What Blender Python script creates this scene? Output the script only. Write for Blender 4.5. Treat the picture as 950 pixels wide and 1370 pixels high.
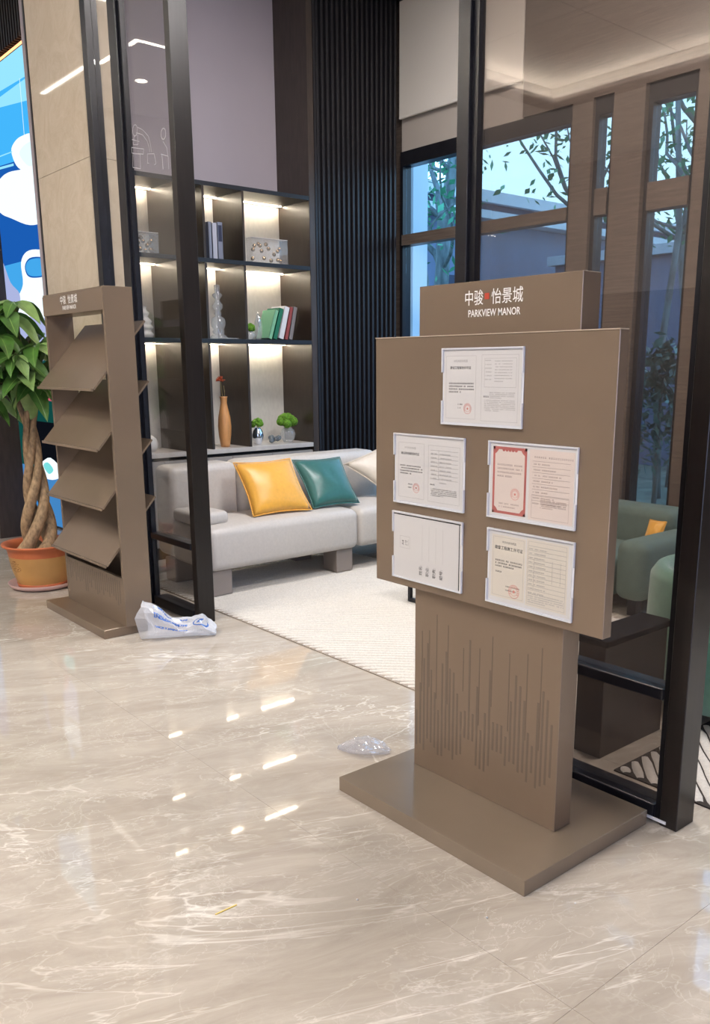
import bpy, bmesh, math, random
from mathutils import Vector, Matrix, noise
random.seed(7)
sc = bpy.context.scene
for o in list(bpy.data.objects): bpy.data.objects.remove(o)
COL = sc.collection
PI = math.pi

# ------------------------------------------------------------------ camera
def make_camera():
    a, b, c = .2278, .8661, -.0045            # pitch, yaw, roll solved from the room's own axes
    Rx = Matrix(((1,0,0),(0,math.cos(a),-math.sin(a)),(0,math.sin(a),math.cos(a))))
    Ry = Matrix(((math.cos(b),0,math.sin(b)),(0,1,0),(-math.sin(b),0,math.cos(b))))
    Rz = Matrix(((math.cos(c),-math.sin(c),0),(math.sin(c),math.cos(c),0),(0,0,1)))
    A = Rz @ Rx @ Ry @ Matrix(((1,0,0),(0,0,-1),(0,1,0)))
    r, d, f = A[0], A[1], A[2]
    cam = bpy.data.objects.new('camera', bpy.data.cameras.new('camera'))
    COL.objects.link(cam)
    m = Matrix(((r[0],-d[0],-f[0],0),(r[1],-d[1],-f[1],0),(r[2],-d[2],-f[2],1.5),(0,0,0,1)))
    cam.matrix_world = m
    cam.data.sensor_fit = 'HORIZONTAL'; cam.data.sensor_width = 36
    cam.data.lens = 1160.5*36/950
    cam.data.shift_x = (475-498.2)/950
    cam.data.shift_y = (758.4-685)/950
    cam.data.clip_start = .05
    sc.camera = cam
make_camera()

# ------------------------------------------------------------------ world, lamps, exposure
sc.view_settings.view_transform = 'Standard'
sc.view_settings.look = 'None'
sc.view_settings.gamma = 1
sc.view_settings.exposure = 0.0
w = bpy.data.worlds.new('sky'); sc.world = w; w.use_nodes = True
nt = w.node_tree; bg = nt.nodes['Background']
tc = nt.nodes.new('ShaderNodeTexCoord'); sp = nt.nodes.new('ShaderNodeSeparateXYZ')
rp = nt.nodes.new('ShaderNodeValToRGB')
rp.color_ramp.elements[0].position = 0; rp.color_ramp.elements[0].color = (.42,.74,.95,1)
rp.color_ramp.elements[1].position = .6; rp.color_ramp.elements[1].color = (.30,.60,1,1)
nt.links.new(tc.outputs['Generated'], sp.inputs[0]); nt.links.new(sp.outputs['Z'], rp.inputs[0])
nt.links.new(rp.outputs[0], bg.inputs[0]); bg.inputs[1].default_value = 3.8

def area(name, loc, sx, sy, power, col=(1,.965,.925), rot=(0,0,0)):
    l = bpy.data.lights.new(name, 'AREA'); l.shape = 'RECTANGLE'; l.size = sx; l.size_y = sy
    l.energy = power; l.color = col
    o = bpy.data.objects.new(name, l); o.location = loc; o.rotation_euler = rot; COL.objects.link(o)
    return o
# fill lights added below the lobby and lounge ceilings, no fittings there
for x, y in ((-4.6,-3.0), (-4.6,-1.2), (-3.2,-3.0), (-3.2,-1.2), (-1.9,-3.0), (-1.9,-1.2)):
    area('ceiling_fill', (x, y, 4.90), .9, .9, 56)
area('ceiling_fill', (-9.6, -2.0, 4.57), .8, .8, 70)
for x, y in ((-3.6,3.7), (-1.2,3.9)):
    area('lounge_fill', (x, y, 4.57), .8, .8, 125, (1,.95,.94))

# cool fill light added at the solid right wall, standing in for side daylight
area('side_daylight_fill', (4.15, -1.5, 1.7), 5.0, 2.8, 250, (.56,.66,1), (0, PI/2, 0))

# ------------------------------------------------------------------ materials
def mat(name, col, rough=.5, metal=0, spec=.5, **k):
    m = bpy.data.materials.new(name); m.use_nodes = True
    p = m.node_tree.nodes['Principled BSDF']
    p.inputs['Base Color'].default_value = (*col, 1)
    p.inputs['Roughness'].default_value = rough; p.inputs['Metallic'].default_value = metal
    p.inputs['Specular IOR Level'].default_value = spec
    for a, v in k.items(): p.inputs[a.replace('_',' ')].default_value = v
    return m
def nodes(m): return m.node_tree.nodes, m.node_tree.links, m.node_tree.nodes['Principled BSDF']
def grain(m, scale=(1,1,1), nscale=20, amount=.12, bump=0, detail=4, dist=0.0):
    """multiply the base colour with a little procedural variation"""
    n, l, p = nodes(m)
    base = list(p.inputs['Base Color'].default_value)
    tc = n.new('ShaderNodeTexCoord'); mp = n.new('ShaderNodeMapping'); mp.inputs['Scale'].default_value = scale
    ge = n.new('ShaderNodeNewGeometry')
    nz = n.new('ShaderNodeTexNoise'); nz.inputs['Scale'].default_value = nscale; nz.inputs['Detail'].default_value = detail
    nz.inputs['Distortion'].default_value = dist
    l.new(ge.outputs['Position'], mp.inputs[0]); l.new(mp.outputs[0], nz.inputs[0])
    r = n.new('ShaderNodeValToRGB'); r.color_ramp.elements[0].position = .3; r.color_ramp.elements[1].position = .7
    r.color_ramp.elements[0].color = tuple(c*(1-amount) for c in base[:3])+(1,)
    r.color_ramp.elements[1].color = tuple(min(1,c*(1+amount)) for c in base[:3])+(1,)
    l.new(nz.outputs[0], r.inputs[0]); l.new(r.outputs[0], p.inputs['Base Color'])
    if bump:
        b = n.new('ShaderNodeBump'); b.inputs['Strength'].default_value = bump; b.inputs['Distance'].default_value = .004
        l.new(nz.outputs[0], b.inputs['Height']); l.new(b.outputs[0], p.inputs['Normal'])
    return m
def emit(name, col, s):
    m = bpy.data.materials.new(name); m.use_nodes = True
    n = m.node_tree.nodes; n.remove(n['Principled BSDF'])
    e = n.new('ShaderNodeEmission'); e.inputs[0].default_value = (*col,1); e.inputs[1].default_value = s
    m.node_tree.links.new(e.outputs[0], n['Material Output'].inputs[0]); return m
def pane(name, tint, ior=1.5, rough=0.0, haze=0.0, hazecol=(.5,.5,.5)):
    m = bpy.data.materials.new(name); m.use_nodes = True
    n = m.node_tree.nodes; l = m.node_tree.links; n.remove(n['Principled BSDF'])
    t = n.new('ShaderNodeBsdfTransparent'); t.inputs[0].default_value = (*tint,1)
    g = n.new('ShaderNodeBsdfGlossy'); g.inputs['Roughness'].default_value = rough
    f = n.new('ShaderNodeFresnel'); ge = n.new('ShaderNodeNewGeometry')       # same reflectance on both faces of the pane
    k = n.new('ShaderNodeMath'); k.operation = 'MULTIPLY_ADD'; k.inputs[1].default_value = -2; k.inputs[2].default_value = 1
    pw = n.new('ShaderNodeMath'); pw.operation = 'POWER'; pw.inputs[0].default_value = ior
    l.new(ge.outputs['Backfacing'], k.inputs[0]); l.new(k.outputs[0], pw.inputs[1]); l.new(pw.outputs[0], f.inputs[0])
    mx = n.new('ShaderNodeMixShader'); l.new(f.outputs[0], mx.inputs[0]); l.new(g.outputs[0], mx.inputs[2])
    if haze:
        d = n.new('ShaderNodeBsdfDiffuse'); d.inputs[0].default_value = (*hazecol,1)
        m2 = n.new('ShaderNodeMixShader'); m2.inputs[0].default_value = haze
        l.new(t.outputs[0], m2.inputs[1]); l.new(d.outputs[0], m2.inputs[2]); l.new(m2.outputs[0], mx.inputs[1])
    else: l.new(t.outputs[0], mx.inputs[1])
    l.new(mx.outputs[0], n['Material Output'].inputs[0]); return m

def marble(name, base, dark, vein, ang, rough, big=.55, vein_amt=1.0, stretch=.30):
    m = bpy.data.materials.new(name); m.use_nodes = True
    n, l, p = nodes(m)
    p.inputs['Roughness'].default_value = rough; p.inputs['Specular IOR Level'].default_value = .5
    ge = n.new('ShaderNodeNewGeometry')
    rot = n.new('ShaderNodeMapping'); rot.inputs['Rotation'].default_value = ang
    l.new(ge.outputs['Position'], rot.inputs[0])
    st = n.new('ShaderNodeMapping'); st.inputs['Scale'].default_value = (stretch,1,1)
    l.new(rot.outputs[0], st.inputs[0])
    def nz(src, s, det, dist=0, rgh=.55):
        x = n.new('ShaderNodeTexNoise'); x.inputs['Scale'].default_value = s; x.inputs['Detail'].default_value = det
        x.inputs['Distortion'].default_value = dist; x.inputs['Roughness'].default_value = rgh
        l.new(src.outputs[0], x.inputs[0]); return x
    def math_(op, a, b=None, clamp=False):
        x = n.new('ShaderNodeMath'); x.operation = op; x.use_clamp = clamp
        for i, v in enumerate((a, b)):
            if v is None: continue
            if isinstance(v, (int, float)): x.inputs[i].default_value = v
            else: l.new(v, x.inputs[i])
        return x.outputs[0]
    def line(src, s, width, det=5, dist=.6, rgh=.55):      # thin bright line where the noise crosses one half
        x = nz(src, s, det, dist, rgh)
        d = math_('ABSOLUTE', math_('SUBTRACT', x.outputs[0], .5))
        return math_('SUBTRACT', 1, math_('DIVIDE', d, width), True)
    mask = math_('MULTIPLY', math_('SUBTRACT', nz(rot, 1.3, 2).outputs[0], .40), 3.2, True)
    v1 = math_('MULTIPLY', line(st, 1.5*big/.55, .0060, 6, .8, .6), math_('ADD', mask, .15, True))
    v2 = math_('MULTIPLY', line(rot, 3.1*big/.55, .0065, 7, 1.2, .62), math_('MULTIPLY', mask, .55))
    v3 = math_('MULTIPLY', line(st, 4.3*big/.55, .008, 6, .5, .6), .28)
    vo = n.new('ShaderNodeTexVoronoi'); vo.feature = 'DISTANCE_TO_EDGE'; vo.inputs['Scale'].default_value = 5.5
    off = n.new('ShaderNodeVectorMath'); off.operation = 'MULTIPLY_ADD'
    cn = nz(rot, 3, 4); off.inputs[1].default_value = (.5,.5,.5)
    l.new(cn.outputs['Color'], off.inputs[0]); l.new(st.outputs[0], off.inputs[2]); l.new(off.outputs[0], vo.inputs['Vector'])
    v4 = math_('MULTIPLY', math_('SUBTRACT', 1, math_('DIVIDE', vo.outputs['Distance'], .022), True), math_('MULTIPLY', mask, .35))
    tot = math_('MULTIPLY', math_('ADD', math_('ADD', v1, v2), math_('ADD', v3, v4), True), vein_amt)
    r = n.new('ShaderNodeValToRGB'); r.color_ramp.elements[0].position = .36; r.color_ramp.elements[1].position = .62
    r.color_ramp.elements[0].color = (*dark,1); r.color_ramp.elements[1].color = (*base,1)
    l.new(nz(st, 5.0, 10, 1.4, .72).outputs[0], r.inputs[0])
    mx = n.new('ShaderNodeMix'); mx.data_type = 'RGBA'
    l.new(tot, mx.inputs[0]); l.new(r.outputs[0], mx.inputs[6]); mx.inputs[7].default_value = (*vein,1)
    l.new(mx.outputs[2], p.inputs['Base Color'])
    return m

M = {}
M['floor'] = marble('polished_marble_floor', (.500,.445,.375), (.400,.347,.285), (.78,.735,.655), (0,0,-math.radians(68)), .035)
M['grout'] = mat('grout', (.74,.70,.62), .5)
M['marble'] = marble('beige_marble', (.66,.56,.43), (.57,.47,.345), (.76,.67,.53), (0,.9,.3), .035, .7, .45, .85)
M['black'] = grain(mat('black_metal', (.010,.010,.013), .28, .0, .35), amount=.2)
M['bronze'] = grain(mat('dark_bronze_metal', (.013,.010,.009), .30, .0, .4), (1,1,.05), 60, .2)
M['glass'] = pane('partition_glass', (.93,.92,.91), 1.5)
M['glass_dark'] = pane('tinted_partition_glass', (.80,.76,.73), 1.75, haze=.06, hazecol=(.40,.34,.30))
M['winglass'] = pane('window_glass', (.93,.96,1.0), 1.3)
M['taupe'] = grain(mat('taupe_painted_metal', (.218,.160,.112), .27, .30), nscale=3, amount=.04)
M['taupe_gloss'] = grain(mat('taupe_satin_base', (.26,.205,.15), .17, .3), nscale=3, amount=.04)
M['taupe_edge_highlight'] = mat('taupe_edge_highlight', (.46,.37,.28), .4)
M['pattern'] = mat('printed_line_pattern', (.160,.122,.092), .27, .3)
M['white'] = mat('white_lettering', (.80,.78,.75), .5)
M['red'] = mat('red_mark', (.42,.045,.02), .5)
M['ink'] = mat('ink', (.10,.09,.085), .7)
M['ink_light'] = mat('faded_ink', (.42,.39,.37), .7)
M['seal'] = mat('seal_red', (.72,.25,.20), .7)
M['paper'] = mat('white_paper', (.74,.71,.68), .6)
M['paper_cream'] = mat('cream_paper', (.76,.69,.58), .6)
M['paper_pink'] = mat('pink_paper', (.78,.66,.58), .6)
M['cert_red'] = mat('red_border_ink', (.50,.14,.12), .6)
M['acrylic'] = pane('clear_acrylic', (.97,.97,.97), 1.25)
M['acrylic_edge'] = mat('acrylic_edge', (.80,.80,.82), .3, spec=.6)
M['lavender'] = grain(mat('lavender_wall_paint', (.40,.355,.385), .7), nscale=1.5, amount=.03)
M['wallwarm'] = grain(mat('warm_wall_paint', (.46,.41,.36), .6), nscale=1.5, amount=.04)
M['ceil'] = mat('white_ceiling_paint', (.76,.73,.69), .8)
M['taupewall'] = grain(mat('taupe_wood_veneer', (.115,.088,.070), .40), (.6,.6,14), 6, .3, detail=6)
M['darkwood'] = grain(mat('dark_brown_veneer', (.050,.036,.029), .35), (1,1,.2), 30, .2)
M['shelf_wood'] = grain(mat('brown_shelf_veneer', (.034,.023,.017), .33), (1,1,.3), 30, .15)
M['shelf_edge'] = mat('black_shelf_edge', (.014,.015,.020), .35)
M['backpanel'] = grain(mat('pale_back_panel', (.62,.60,.55), .5), (1,1,.5), 40, .05)
M['counter'] = grain(mat('pale_stone_counter', (.55,.51,.47), .3), nscale=12, amount=.08)
M['drawer'] = grain(mat('grey_oak_drawer', (.34,.31,.285), .45), (.3,.3,12), 20, .10)
M['slat'] = mat('black_slat', (.014,.013,.016), .40, .0, .4)
M['slatback'] = mat('black_backing', (.006,.006,.008), .6)
M['matte'] = mat('matte_black', (.010,.009,.009), .8, 0, .1)
M['blind'] = mat('white_roller_blind', (.74,.69,.62), .8)
M['sofa'] = grain(mat('pale_grey_leather', (.56,.52,.475), .42), nscale=60, amount=.04, bump=.1)
M['sofa_leg'] = mat('taupe_leather_leg', (.29,.245,.215), .5)
M['yellow'] = grain(mat('yellow_satin', (.80,.40,.045), .38, Sheen_Weight=.3), nscale=40, amount=.06)
M['teal'] = grain(mat('teal_satin', (.020,.125,.110), .36, Sheen_Weight=.3), nscale=40, amount=.08)
M['cream'] = grain(mat('cream_satin', (.66,.59,.50), .4), nscale=40, amount=.04)
M['rug'] = grain(mat('white_wool', (.62,.585,.53), .9), nscale=120, amount=.10, bump=.4)
M['rug_base'] = grain(mat('rug_backing', (.32,.27,.22), .95), nscale=90, amount=.2)
M['rug_dark'] = grain(mat('dark_brown_wool', (.035,.027,.022), .95), nscale=90, amount=.3)
M['led'] = emit('warm_led', (1,.86,.66), 80)
M['cove'] = emit('cove_led', (1,.92,.82), 290)
M['downlight'] = emit('downlight', (1,.93,.82), 14)
M['orange_led'] = emit('orange_led', (1,.42,.18), 2.6)
M['saucer'] = mat('milky_pink_plastic', (.52,.33,.29), .35)
M['terracotta'] = grain(mat('terracotta_plastic', (.50,.13,.045), .45), nscale=8, amount=.08)
M['pot_yellow'] = grain(mat('ochre_glaze', (.50,.27,.085), .40), nscale=4, amount=.15)
M['soil'] = grain(mat('soil', (.10,.045,.025), .95), nscale=60, amount=.4, bump=.8)
M['bark'] = grain(mat('braided_bark', (.33,.22,.12), .8), (1,1,.5), 45, .45, bump=.9)
M['leaf'] = grain(mat('glossy_leaf', (.060,.150,.026), .30), nscale=14, amount=.35)
M['leaf2'] = grain(mat('pale_leaf', (.20,.32,.10), .32), nscale=14, amount=.25)
M['vein'] = mat('leaf_midrib', (.30,.45,.12), .5)
M['moss'] = grain(mat('green_moss', (.10,.24,.015), .9), nscale=90, amount=.6, bump=1)
M['clear'] = pane('clear_glass', (.93,.95,.96), 1.6, .03, haze=.22, hazecol=(.9,.93,.95))
M['block'] = pane('acrylic_block_clear', (.95,.95,.96), 1.4, .05, haze=.16, hazecol=(.8,.78,.76))
M['chrome'] = mat('silvered_glass', (.78,.80,.84), .08, 1)
M['gold'] = mat('gold', (.62,.44,.24), .18, 1)
M['vasewood'] = grain(mat('orange_wood_vase', (.62,.30,.11), .35), (1,1,.15), 30, .2)
M['flower'] = mat('dried_rust_flower', (.34,.055,.015), .9)
M['stem'] = mat('dry_stem', (.16,.13,.05), .8)
M['armgreen'] = grain(mat('green_velvet', (.085,.22,.145), .6, Sheen_Weight=.5), nscale=30, amount=.12)
M['sofagreen'] = grain(mat('sage_fabric', (.11,.16,.135), .8), nscale=30, amount=.1)
M['wrap'] = pane('clear_wrap', (.93,.93,.95), 1.6, .12, haze=.16, hazecol=(.85,.85,.88))

# ------------------------------------------------------------------ builders
def rootloc(p):
    v = Vector((0,0,0))
    while p is not None:
        v += p.location; p = p.parent
    return v
def part(name, bm, m, parent=None, smooth=False, kind=None):
    me = bpy.data.meshes.new(name)
    off = rootloc(parent)
    if off.length: bmesh.ops.translate(bm, verts=bm.verts, vec=-off)
    bm.normal_update(); bm.to_mesh(me); bm.free()
    for mm in (m if isinstance(m, (list,tuple)) else [m]): me.materials.append(M[mm] if isinstance(mm, str) else mm)
    if smooth:
        for f in me.polygons: f.use_smooth = True
    o = bpy.data.objects.new(name, me); COL.objects.link(o)
    if parent is not None: o.parent = parent
    if kind: o['kind'] = kind
    return o
def thing(name, loc, label, cat, group=None):
    o = bpy.data.objects.new(name, None); COL.objects.link(o); o.location = loc; o.empty_display_size = .1
    o['label'] = label; o['category'] = cat
    if group: o['group'] = group
    return o
def tag(o, label, cat, group=None):
    o['label'] = label; o['category'] = cat
    if group: o['group'] = group
    return o
def struct(name, bm, m, parent=None, **k):
    return part(name, bm, m, parent, kind='structure' if parent is None else None, **k)
def box(x0,x1,y0,y1,z0,z1, bev=0, seg=1, bm=None):
    b = bm or bmesh.new()
    r = bmesh.ops.create_cube(b, size=1)
    for v in r['verts']:
        v.co = Vector(((x0+x1)/2+v.co.x*(x1-x0), (y0+y1)/2+v.co.y*(y1-y0), (z0+z1)/2+v.co.z*(z1-z0)))
    if bev:
        es = list({e for v in r['verts'] for e in v.link_edges})
        bmesh.ops.bevel(b, geom=es, offset=bev, segments=seg, profile=.5, affect='EDGES')
    return b
def lathe(prof, c=(0,0,0), seg=28, bm=None, squash=1):
    b = bm or bmesh.new(); rings = []
    for r, z in prof:
        if r < 1e-5: rings.append([b.verts.new((c[0],c[1],c[2]+z))])
        else: rings.append([b.verts.new((c[0]+r*math.cos(2*PI*i/seg), c[1]+r*squash*math.sin(2*PI*i/seg), c[2]+z)) for i in range(seg)])
    for a, d in zip(rings, rings[1:]):
        for i in range(seg):
            j = (i+1)%seg
            if len(a)==1 and len(d)==1: continue
            if len(a)==1: b.faces.new((a[0],d[j],d[i]))
            elif len(d)==1: b.faces.new((a[i],a[j],d[0]))
            else: b.faces.new((a[i],a[j],d[j],d[i]))
    bmesh.ops.recalc_face_normals(b, faces=b.faces)
    return b
def tube(pts, rads, seg=8, bm=None):
    b = bm or bmesh.new(); rings = []
    pts = [Vector(p) for p in pts]
    if not isinstance(rads, (list,tuple)): rads = [rads]*len(pts)
    up = Vector((.3,.2,1)).normalized()
    for i, p in enumerate(pts):
        t = (pts[min(i+1,len(pts)-1)]-pts[max(i-1,0)]).normalized()
        if i == 0:
            u = t.cross(up)
            if u.length < .05: u = t.cross(Vector((1,0,0)))
        else: u = u - t*u.dot(t)
        u.normalize(); v = t.cross(u)
        rings.append([b.verts.new(p+rads[i]*(math.cos(2*PI*k/seg)*u+math.sin(2*PI*k/seg)*v)) for k in range(seg)])
    for a, d in zip(rings, rings[1:]):
        for k in range(seg):
            j=(k+1)%seg; b.faces.new((a[k],a[j],d[j],d[k]))
    b.faces.new(rings[0][::-1]); b.faces.new(rings[-1])
    return b
def sphere(c, r, bm=None, sub=2, sc_=(1,1,1)):
    b = bm or bmesh.new()
    q = bmesh.ops.create_icosphere(b, subdivisions=sub, radius=r)
    for v in q['verts']: v.co = Vector((v.co.x*sc_[0]+c[0], v.co.y*sc_[1]+c[1], v.co.z*sc_[2]+c[2]))
    return b
def copy_tree(o, parent=None):
    c = o.copy(); COL.objects.link(c)
    if parent is not None: c.parent = parent
    for ch in list(o.children): copy_tree(ch, c)
    return c
_txt = {}
def text_bm(s, size, x, y, z, rot=0, bold=0, align='LEFT', bm=None, sx=1):
    """flat print on a plane that faces -Y; (x, z) is the anchor, rot turns it in that plane"""
    key = (s, size, bold, align)
    if key not in _txt:
        cu = bpy.data.curves.new('t', 'FONT'); cu.body = s; cu.size = size; cu.align_x = align; cu.offset = bold
        cu.resolution_u = 1 if size < .02 else 4
        o = bpy.data.objects.new('t', cu); COL.objects.link(o)
        dg = bpy.context.evaluated_depsgraph_get(); dg.update()
        me = bpy.data.meshes.new_from_object(o.evaluated_get(dg))
        bpy.data.objects.remove(o); bpy.data.curves.remove(cu); _txt[key] = me
    b = bm or bmesh.new(); n0 = len(b.verts)
    b.from_mesh(_txt[key]); b.verts.ensure_lookup_table()
    mt = Matrix.Translation((x,y,z)) @ Matrix.Rotation(-rot,4,'Y') @ Matrix.Rotation(PI/2,4,'X') @ Matrix.Scale(sx,4,(1,0,0))
    for v in b.verts[n0:]: v.co = mt @ v.co
    return b

# ================================================================== SETTING
CZ = 4.6
# floor: grout bed with polished slabs
fl = struct('floor', box(-11,4.2,-7.2,5.6,-.06,-.0035), 'grout')
xs = [-11,-8.6,-5.8,-1.05,1.4,4.2]; ys = [-7.2,-5.685,-4.485,-3.285,-2.085,-.885,.315,1.515,2.715,3.915,5.6]
for i in range(len(xs)-1):
    for j in range(len(ys)-1):
        part('tile', box(xs[i]+.0005,xs[i+1]-.0005,ys[j]+.0005,ys[j+1]-.0005,-.02,0), 'floor', fl)
# ceiling: soffit round a raised tray with hidden light
TX0,TX1,TY0,TY1 = -7.58,2.8,-4.53,.61
ce = struct('ceiling', box(-11.2,TX0,-7.4,6.0,CZ,CZ+.10), 'ceil')
for a in ((TX1,4.4,-7.4,6.0),(TX0,TX1,-7.4,TY0),(TX0,TX1,TY1,6.0)):
    part('soffit_panel', box(a[0],a[1],a[2],a[3],CZ,CZ+.10), 'ceil', ce)
e = .22
for a in ((TX0-e-.05,TX0-e,TY0-e,TY1+e),(TX1+e,TX1+e+.05,TY0-e,TY1+e),(TX0-e,TX1+e,TY0-e-.05,TY0-e),(TX0-e,TX1+e,TY1+e,TY1+e+.05)):
    part('tray_side', box(a[0],a[1],a[2],a[3],CZ+.10,CZ+.40), 'ceil', ce)
for s in ((TX0-.02,TX0,TY0-.02,TY1+.02),(TX1,TX1+.02,TY0-.02,TY1+.02),(TX0,TX1,TY0-.02,TY0),(TX0,TX1,TY1,TY1+.02)):
    part('cove_lip', box(s[0],s[1],s[2],s[3],CZ,CZ+.15), 'ceil', ce)
for s in ((TX0-.16,TX0-.12,TY0,TY1),(TX1+.12,TX1+.16,TY0,TY1),(TX0,TX1,TY0-.16,TY0-.12),(TX0,TX1,TY1+.12,TY1+.16)):
    part('cove_light', box(s[0],s[1],s[2],s[3],CZ+.101,CZ+.121), 'cove', ce)
nx, ny = 6, 3
for i in range(nx):
    for j in range(ny):
        a = TX0-e+(TX1-TX0+2*e)*i/nx; b = TX0-e+(TX1-TX0+2*e)*(i+1)/nx
        c = TY0-e+(TY1-TY0+2*e)*j/ny; d = TY0-e+(TY1-TY0+2*e)*(j+1)/ny
        part('ceiling_panel', box(a+.012,b-.012,c+.012,d-.012,CZ+.34,CZ+.36), 'ceil', ce)
struct('ceiling_backing', box(TX0-e,TX1+e,TY0-e,TY1+e,CZ+.37,CZ+.40), 'slatback')
# outer lobby walls (seen only in reflections)
struct('wall_front', box(-11.2,4.4,-7.4,-7.2,0,CZ), 'wallwarm')
struct('wall_right', box(4.2,4.4,-7.2,6.0,0,CZ), 'taupewall')
struct('wall_left', box(-11.2,-11,-7.2,3.2,0,CZ), 'wallwarm')
# lounge back wall, lavender upper part
struct('wall_lounge', box(-6.95,-6.662,2.63,6.0,0,CZ), 'lavender')
struct('trim_1', box(-6.66,-6.2,4.602,4.66,0,CZ-.002), 'darkwood')
struct('wall_lounge_side', box(-6.95,-6.41,2.60,2.625,0,CZ), 'lavender')

# window wall -----------------------------------------------------
Y0 = 5.6
def wb(name, x0,x1,z0,z1,m, y0=Y0,y1=5.70, **k): return struct(name, box(x0,x1,y0,y1,z0,z1,**k), m)
wb('wall_back', -6.2,4.2,0,.38,'taupewall')
wb('wall_back_header', -4.78,4.2,3.352,CZ,'taupewall')
wb('wall_back_upper', -6.2,-4.78,3.352,CZ,'wallwarm', y0=5.64)
wb('wall_back_column', -3.94,-3.69,.38,3.35,'taupewall', y0=5.58)
wb('wall_back_column', -3.30,-2.9,.38,3.35,'taupewall', y0=5.58)
wb('wall_back_column', -6.6,-6.2,0,CZ,'taupewall', y0=5.66)
wb('wall_back_column', -1.0,4.2,.38,3.35,'taupewall', y0=5.58)
wn = 0
def window(x0, x1, zbars, frame='black'):
    global wn; wn += 1
    f = struct('window_%d'%wn, box(x0,x1,Y0+.02,Y0+.12,3.23,3.35), frame)
    part('window_sill', box(x0,x1,Y0-.02,Y0+.16,.38,.46), frame, f)
    part('frame_side', box(x0,x0+.035,Y0+.02,Y0+.12,.46,3.23), frame, f)
    part('frame_side', box(x1-.035,x1,Y0+.02,Y0+.12,.46,3.23), frame, f)
    zz = [.46]
    for a, b in zbars:
        part('transom', box(x0+.035,x1-.035,Y0+.005,Y0+.12,a,b), 'taupewall', f); zz += [a, b]
    zz.append(3.23)
    for a, b in zip(zz[::2], zz[1::2]):
        part('pane', box(x0+.036,x1-.036,Y0+.06,Y0+.068,a+.001,b-.001), 'winglass', f)
    return f
window(-6.198,-4.30, [(2.56,2.65)])
window(-4.12,-3.945, [(2.56,2.74)])
wb('wall_back_mullion', -4.30,-4.12,.38,3.35,'taupewall', y0=5.59)
window(-3.685,-3.305, [(2.54,2.72)])
window(-2.9,-1.0, [(2.56,2.65)])
bl = thing('roller_blind', (-5.49,5.6,3.62), 'white roller blind over the wall above the window left of the glass partition', 'blind')
part('fabric', box(-6.19,-4.79,5.598,5.606,3.635,CZ-.06), 'blind', bl)
part('bottom_rail', box(-6.19,-4.79,5.592,5.612,3.612,3.635,.004), 'blind', bl)
part('roller', box(-6.19,-4.79,5.572,5.63,CZ-.06,CZ-.002,.01), 'black', bl)

# slatted black wall panel ----------------------------------------
sl = thing('slatted_wall_panel', (-6.2,5.13,0), 'tall black vertical slat panel between the lit shelves and the window', 'wall panel')
part('backing', box(-6.26,-6.235,4.662,5.598,0,CZ-.002), 'slatback', sl)
part('edge_trim', box(-6.235,-6.195,4.662,4.685,0,CZ-.002), 'slat', sl)
bm = None; proto = None
for i in range(17):
    y = 4.705+i*.0535
    if proto is None:
        proto = part('slat', box(-6.235,-6.198,-.011,.011,0,CZ-.002,.002), 'slat'); 
        proto.parent = sl; proto.location = (6.2, y-5.13, 0)
    else:
        c = proto.copy(); COL.objects.link(c); c.location = (6.2, y-5.13, 0)

# marble pier and its trims -----------------------------------------
pier = struct('wall_pier', box(-6.40,-5.548,2.445,2.62,0,CZ), 'grout')
for z0, z1 in ((0,1.36),(1.363,2.765),(2.768,CZ)):
    part('marble_slab', box(-6.405,-5.545,2.43,2.445,z0,z1), 'marble', pier)
    part('marble_slab', box(-5.548,-5.533,2.43,2.62,z0,z1), 'marble', pier)
struct('trim_2', box(-6.43,-6.406,2.425,2.59,0,CZ), 'black')

# LED wall area at far left ------------------------------------------
struct('wall_screen', box(-11,-6.95,3.08,3.25,0,CZ), 'wallwarm')
struct('wall_dark_column', box(-8.35,-8.0,2.42,2.67,0,CZ), 'darkwood')
hd = thing('slatted_header', (-8.5,3.0,4.2), 'dark slatted strip above the blue video screen', 'wall panel')
part('backing', box(-10.9,-7.2,3.05,3.075,4.21,CZ-.002), 'slatback', hd)
part('led_strip', box(-10.9,-7.2,3.01,3.03,4.15,4.17), 'orange_led', hd)
for i in range(60):
    x = -10.85+i*.06
    part('slat', box(x,x+.028,3.005,3.05,4.21,CZ-.002), 'shelf_wood', hd)
scr = thing('video_screen', (-8.9,3.0,0), 'tall lit video screen showing white clouds and an astronaut on blue', 'screen')
part('screen_case', box(-10.9,-6.96,3.004,3.078,.0,4.14), 'black', scr)
def poly(bm, pts, y, mi):
    vs = [bm.verts.new((x, y, z)) for x, z in pts]
    f = bm.faces.new(vs); f.material_index = mi
    if f.normal.y > 0: f.normal_flip()
def blob(pts, k=4):
    """smooth closed outline through pts (Catmull-Rom)"""
    o = []; n = len(pts)
    for i in range(n):
        p0,p1,p2,p3 = [Vector(pts[(i+j-1)%n]) for j in range(4)]
        for s in range(k):
            t = s/k
            o.append(tuple(.5*((2*p1)+(p2-p0)*t+(2*p0-5*p1+4*p2-p3)*t*t+(3*p1-p0-3*p2+p3)*t**3)))
    return o
SC = [emit('screen_'+n, c, s) for n, c, s in (('deepblue',(.010,.10,.42),1.1),('cyan',(.05,.40,.82),1.2),('palecyan',(.28,.70,.92),1.15),
      ('white',(.86,.95,1),1.15),('cloudshade',(.74,.92,1),1.15),('pink',(.62,.12,.17),.9),('darkteal',(.006,.07,.06),.9),('lilac',(.42,.47,.75),1.0),
      ('blue',(.06,.25,.58),.95),('black',(.004,.005,.008),1),('skyblue',(.06,.40,.85),1.0),('aqua',(.2,.75,.75),1.0))]
bm = bmesh.new()
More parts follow.
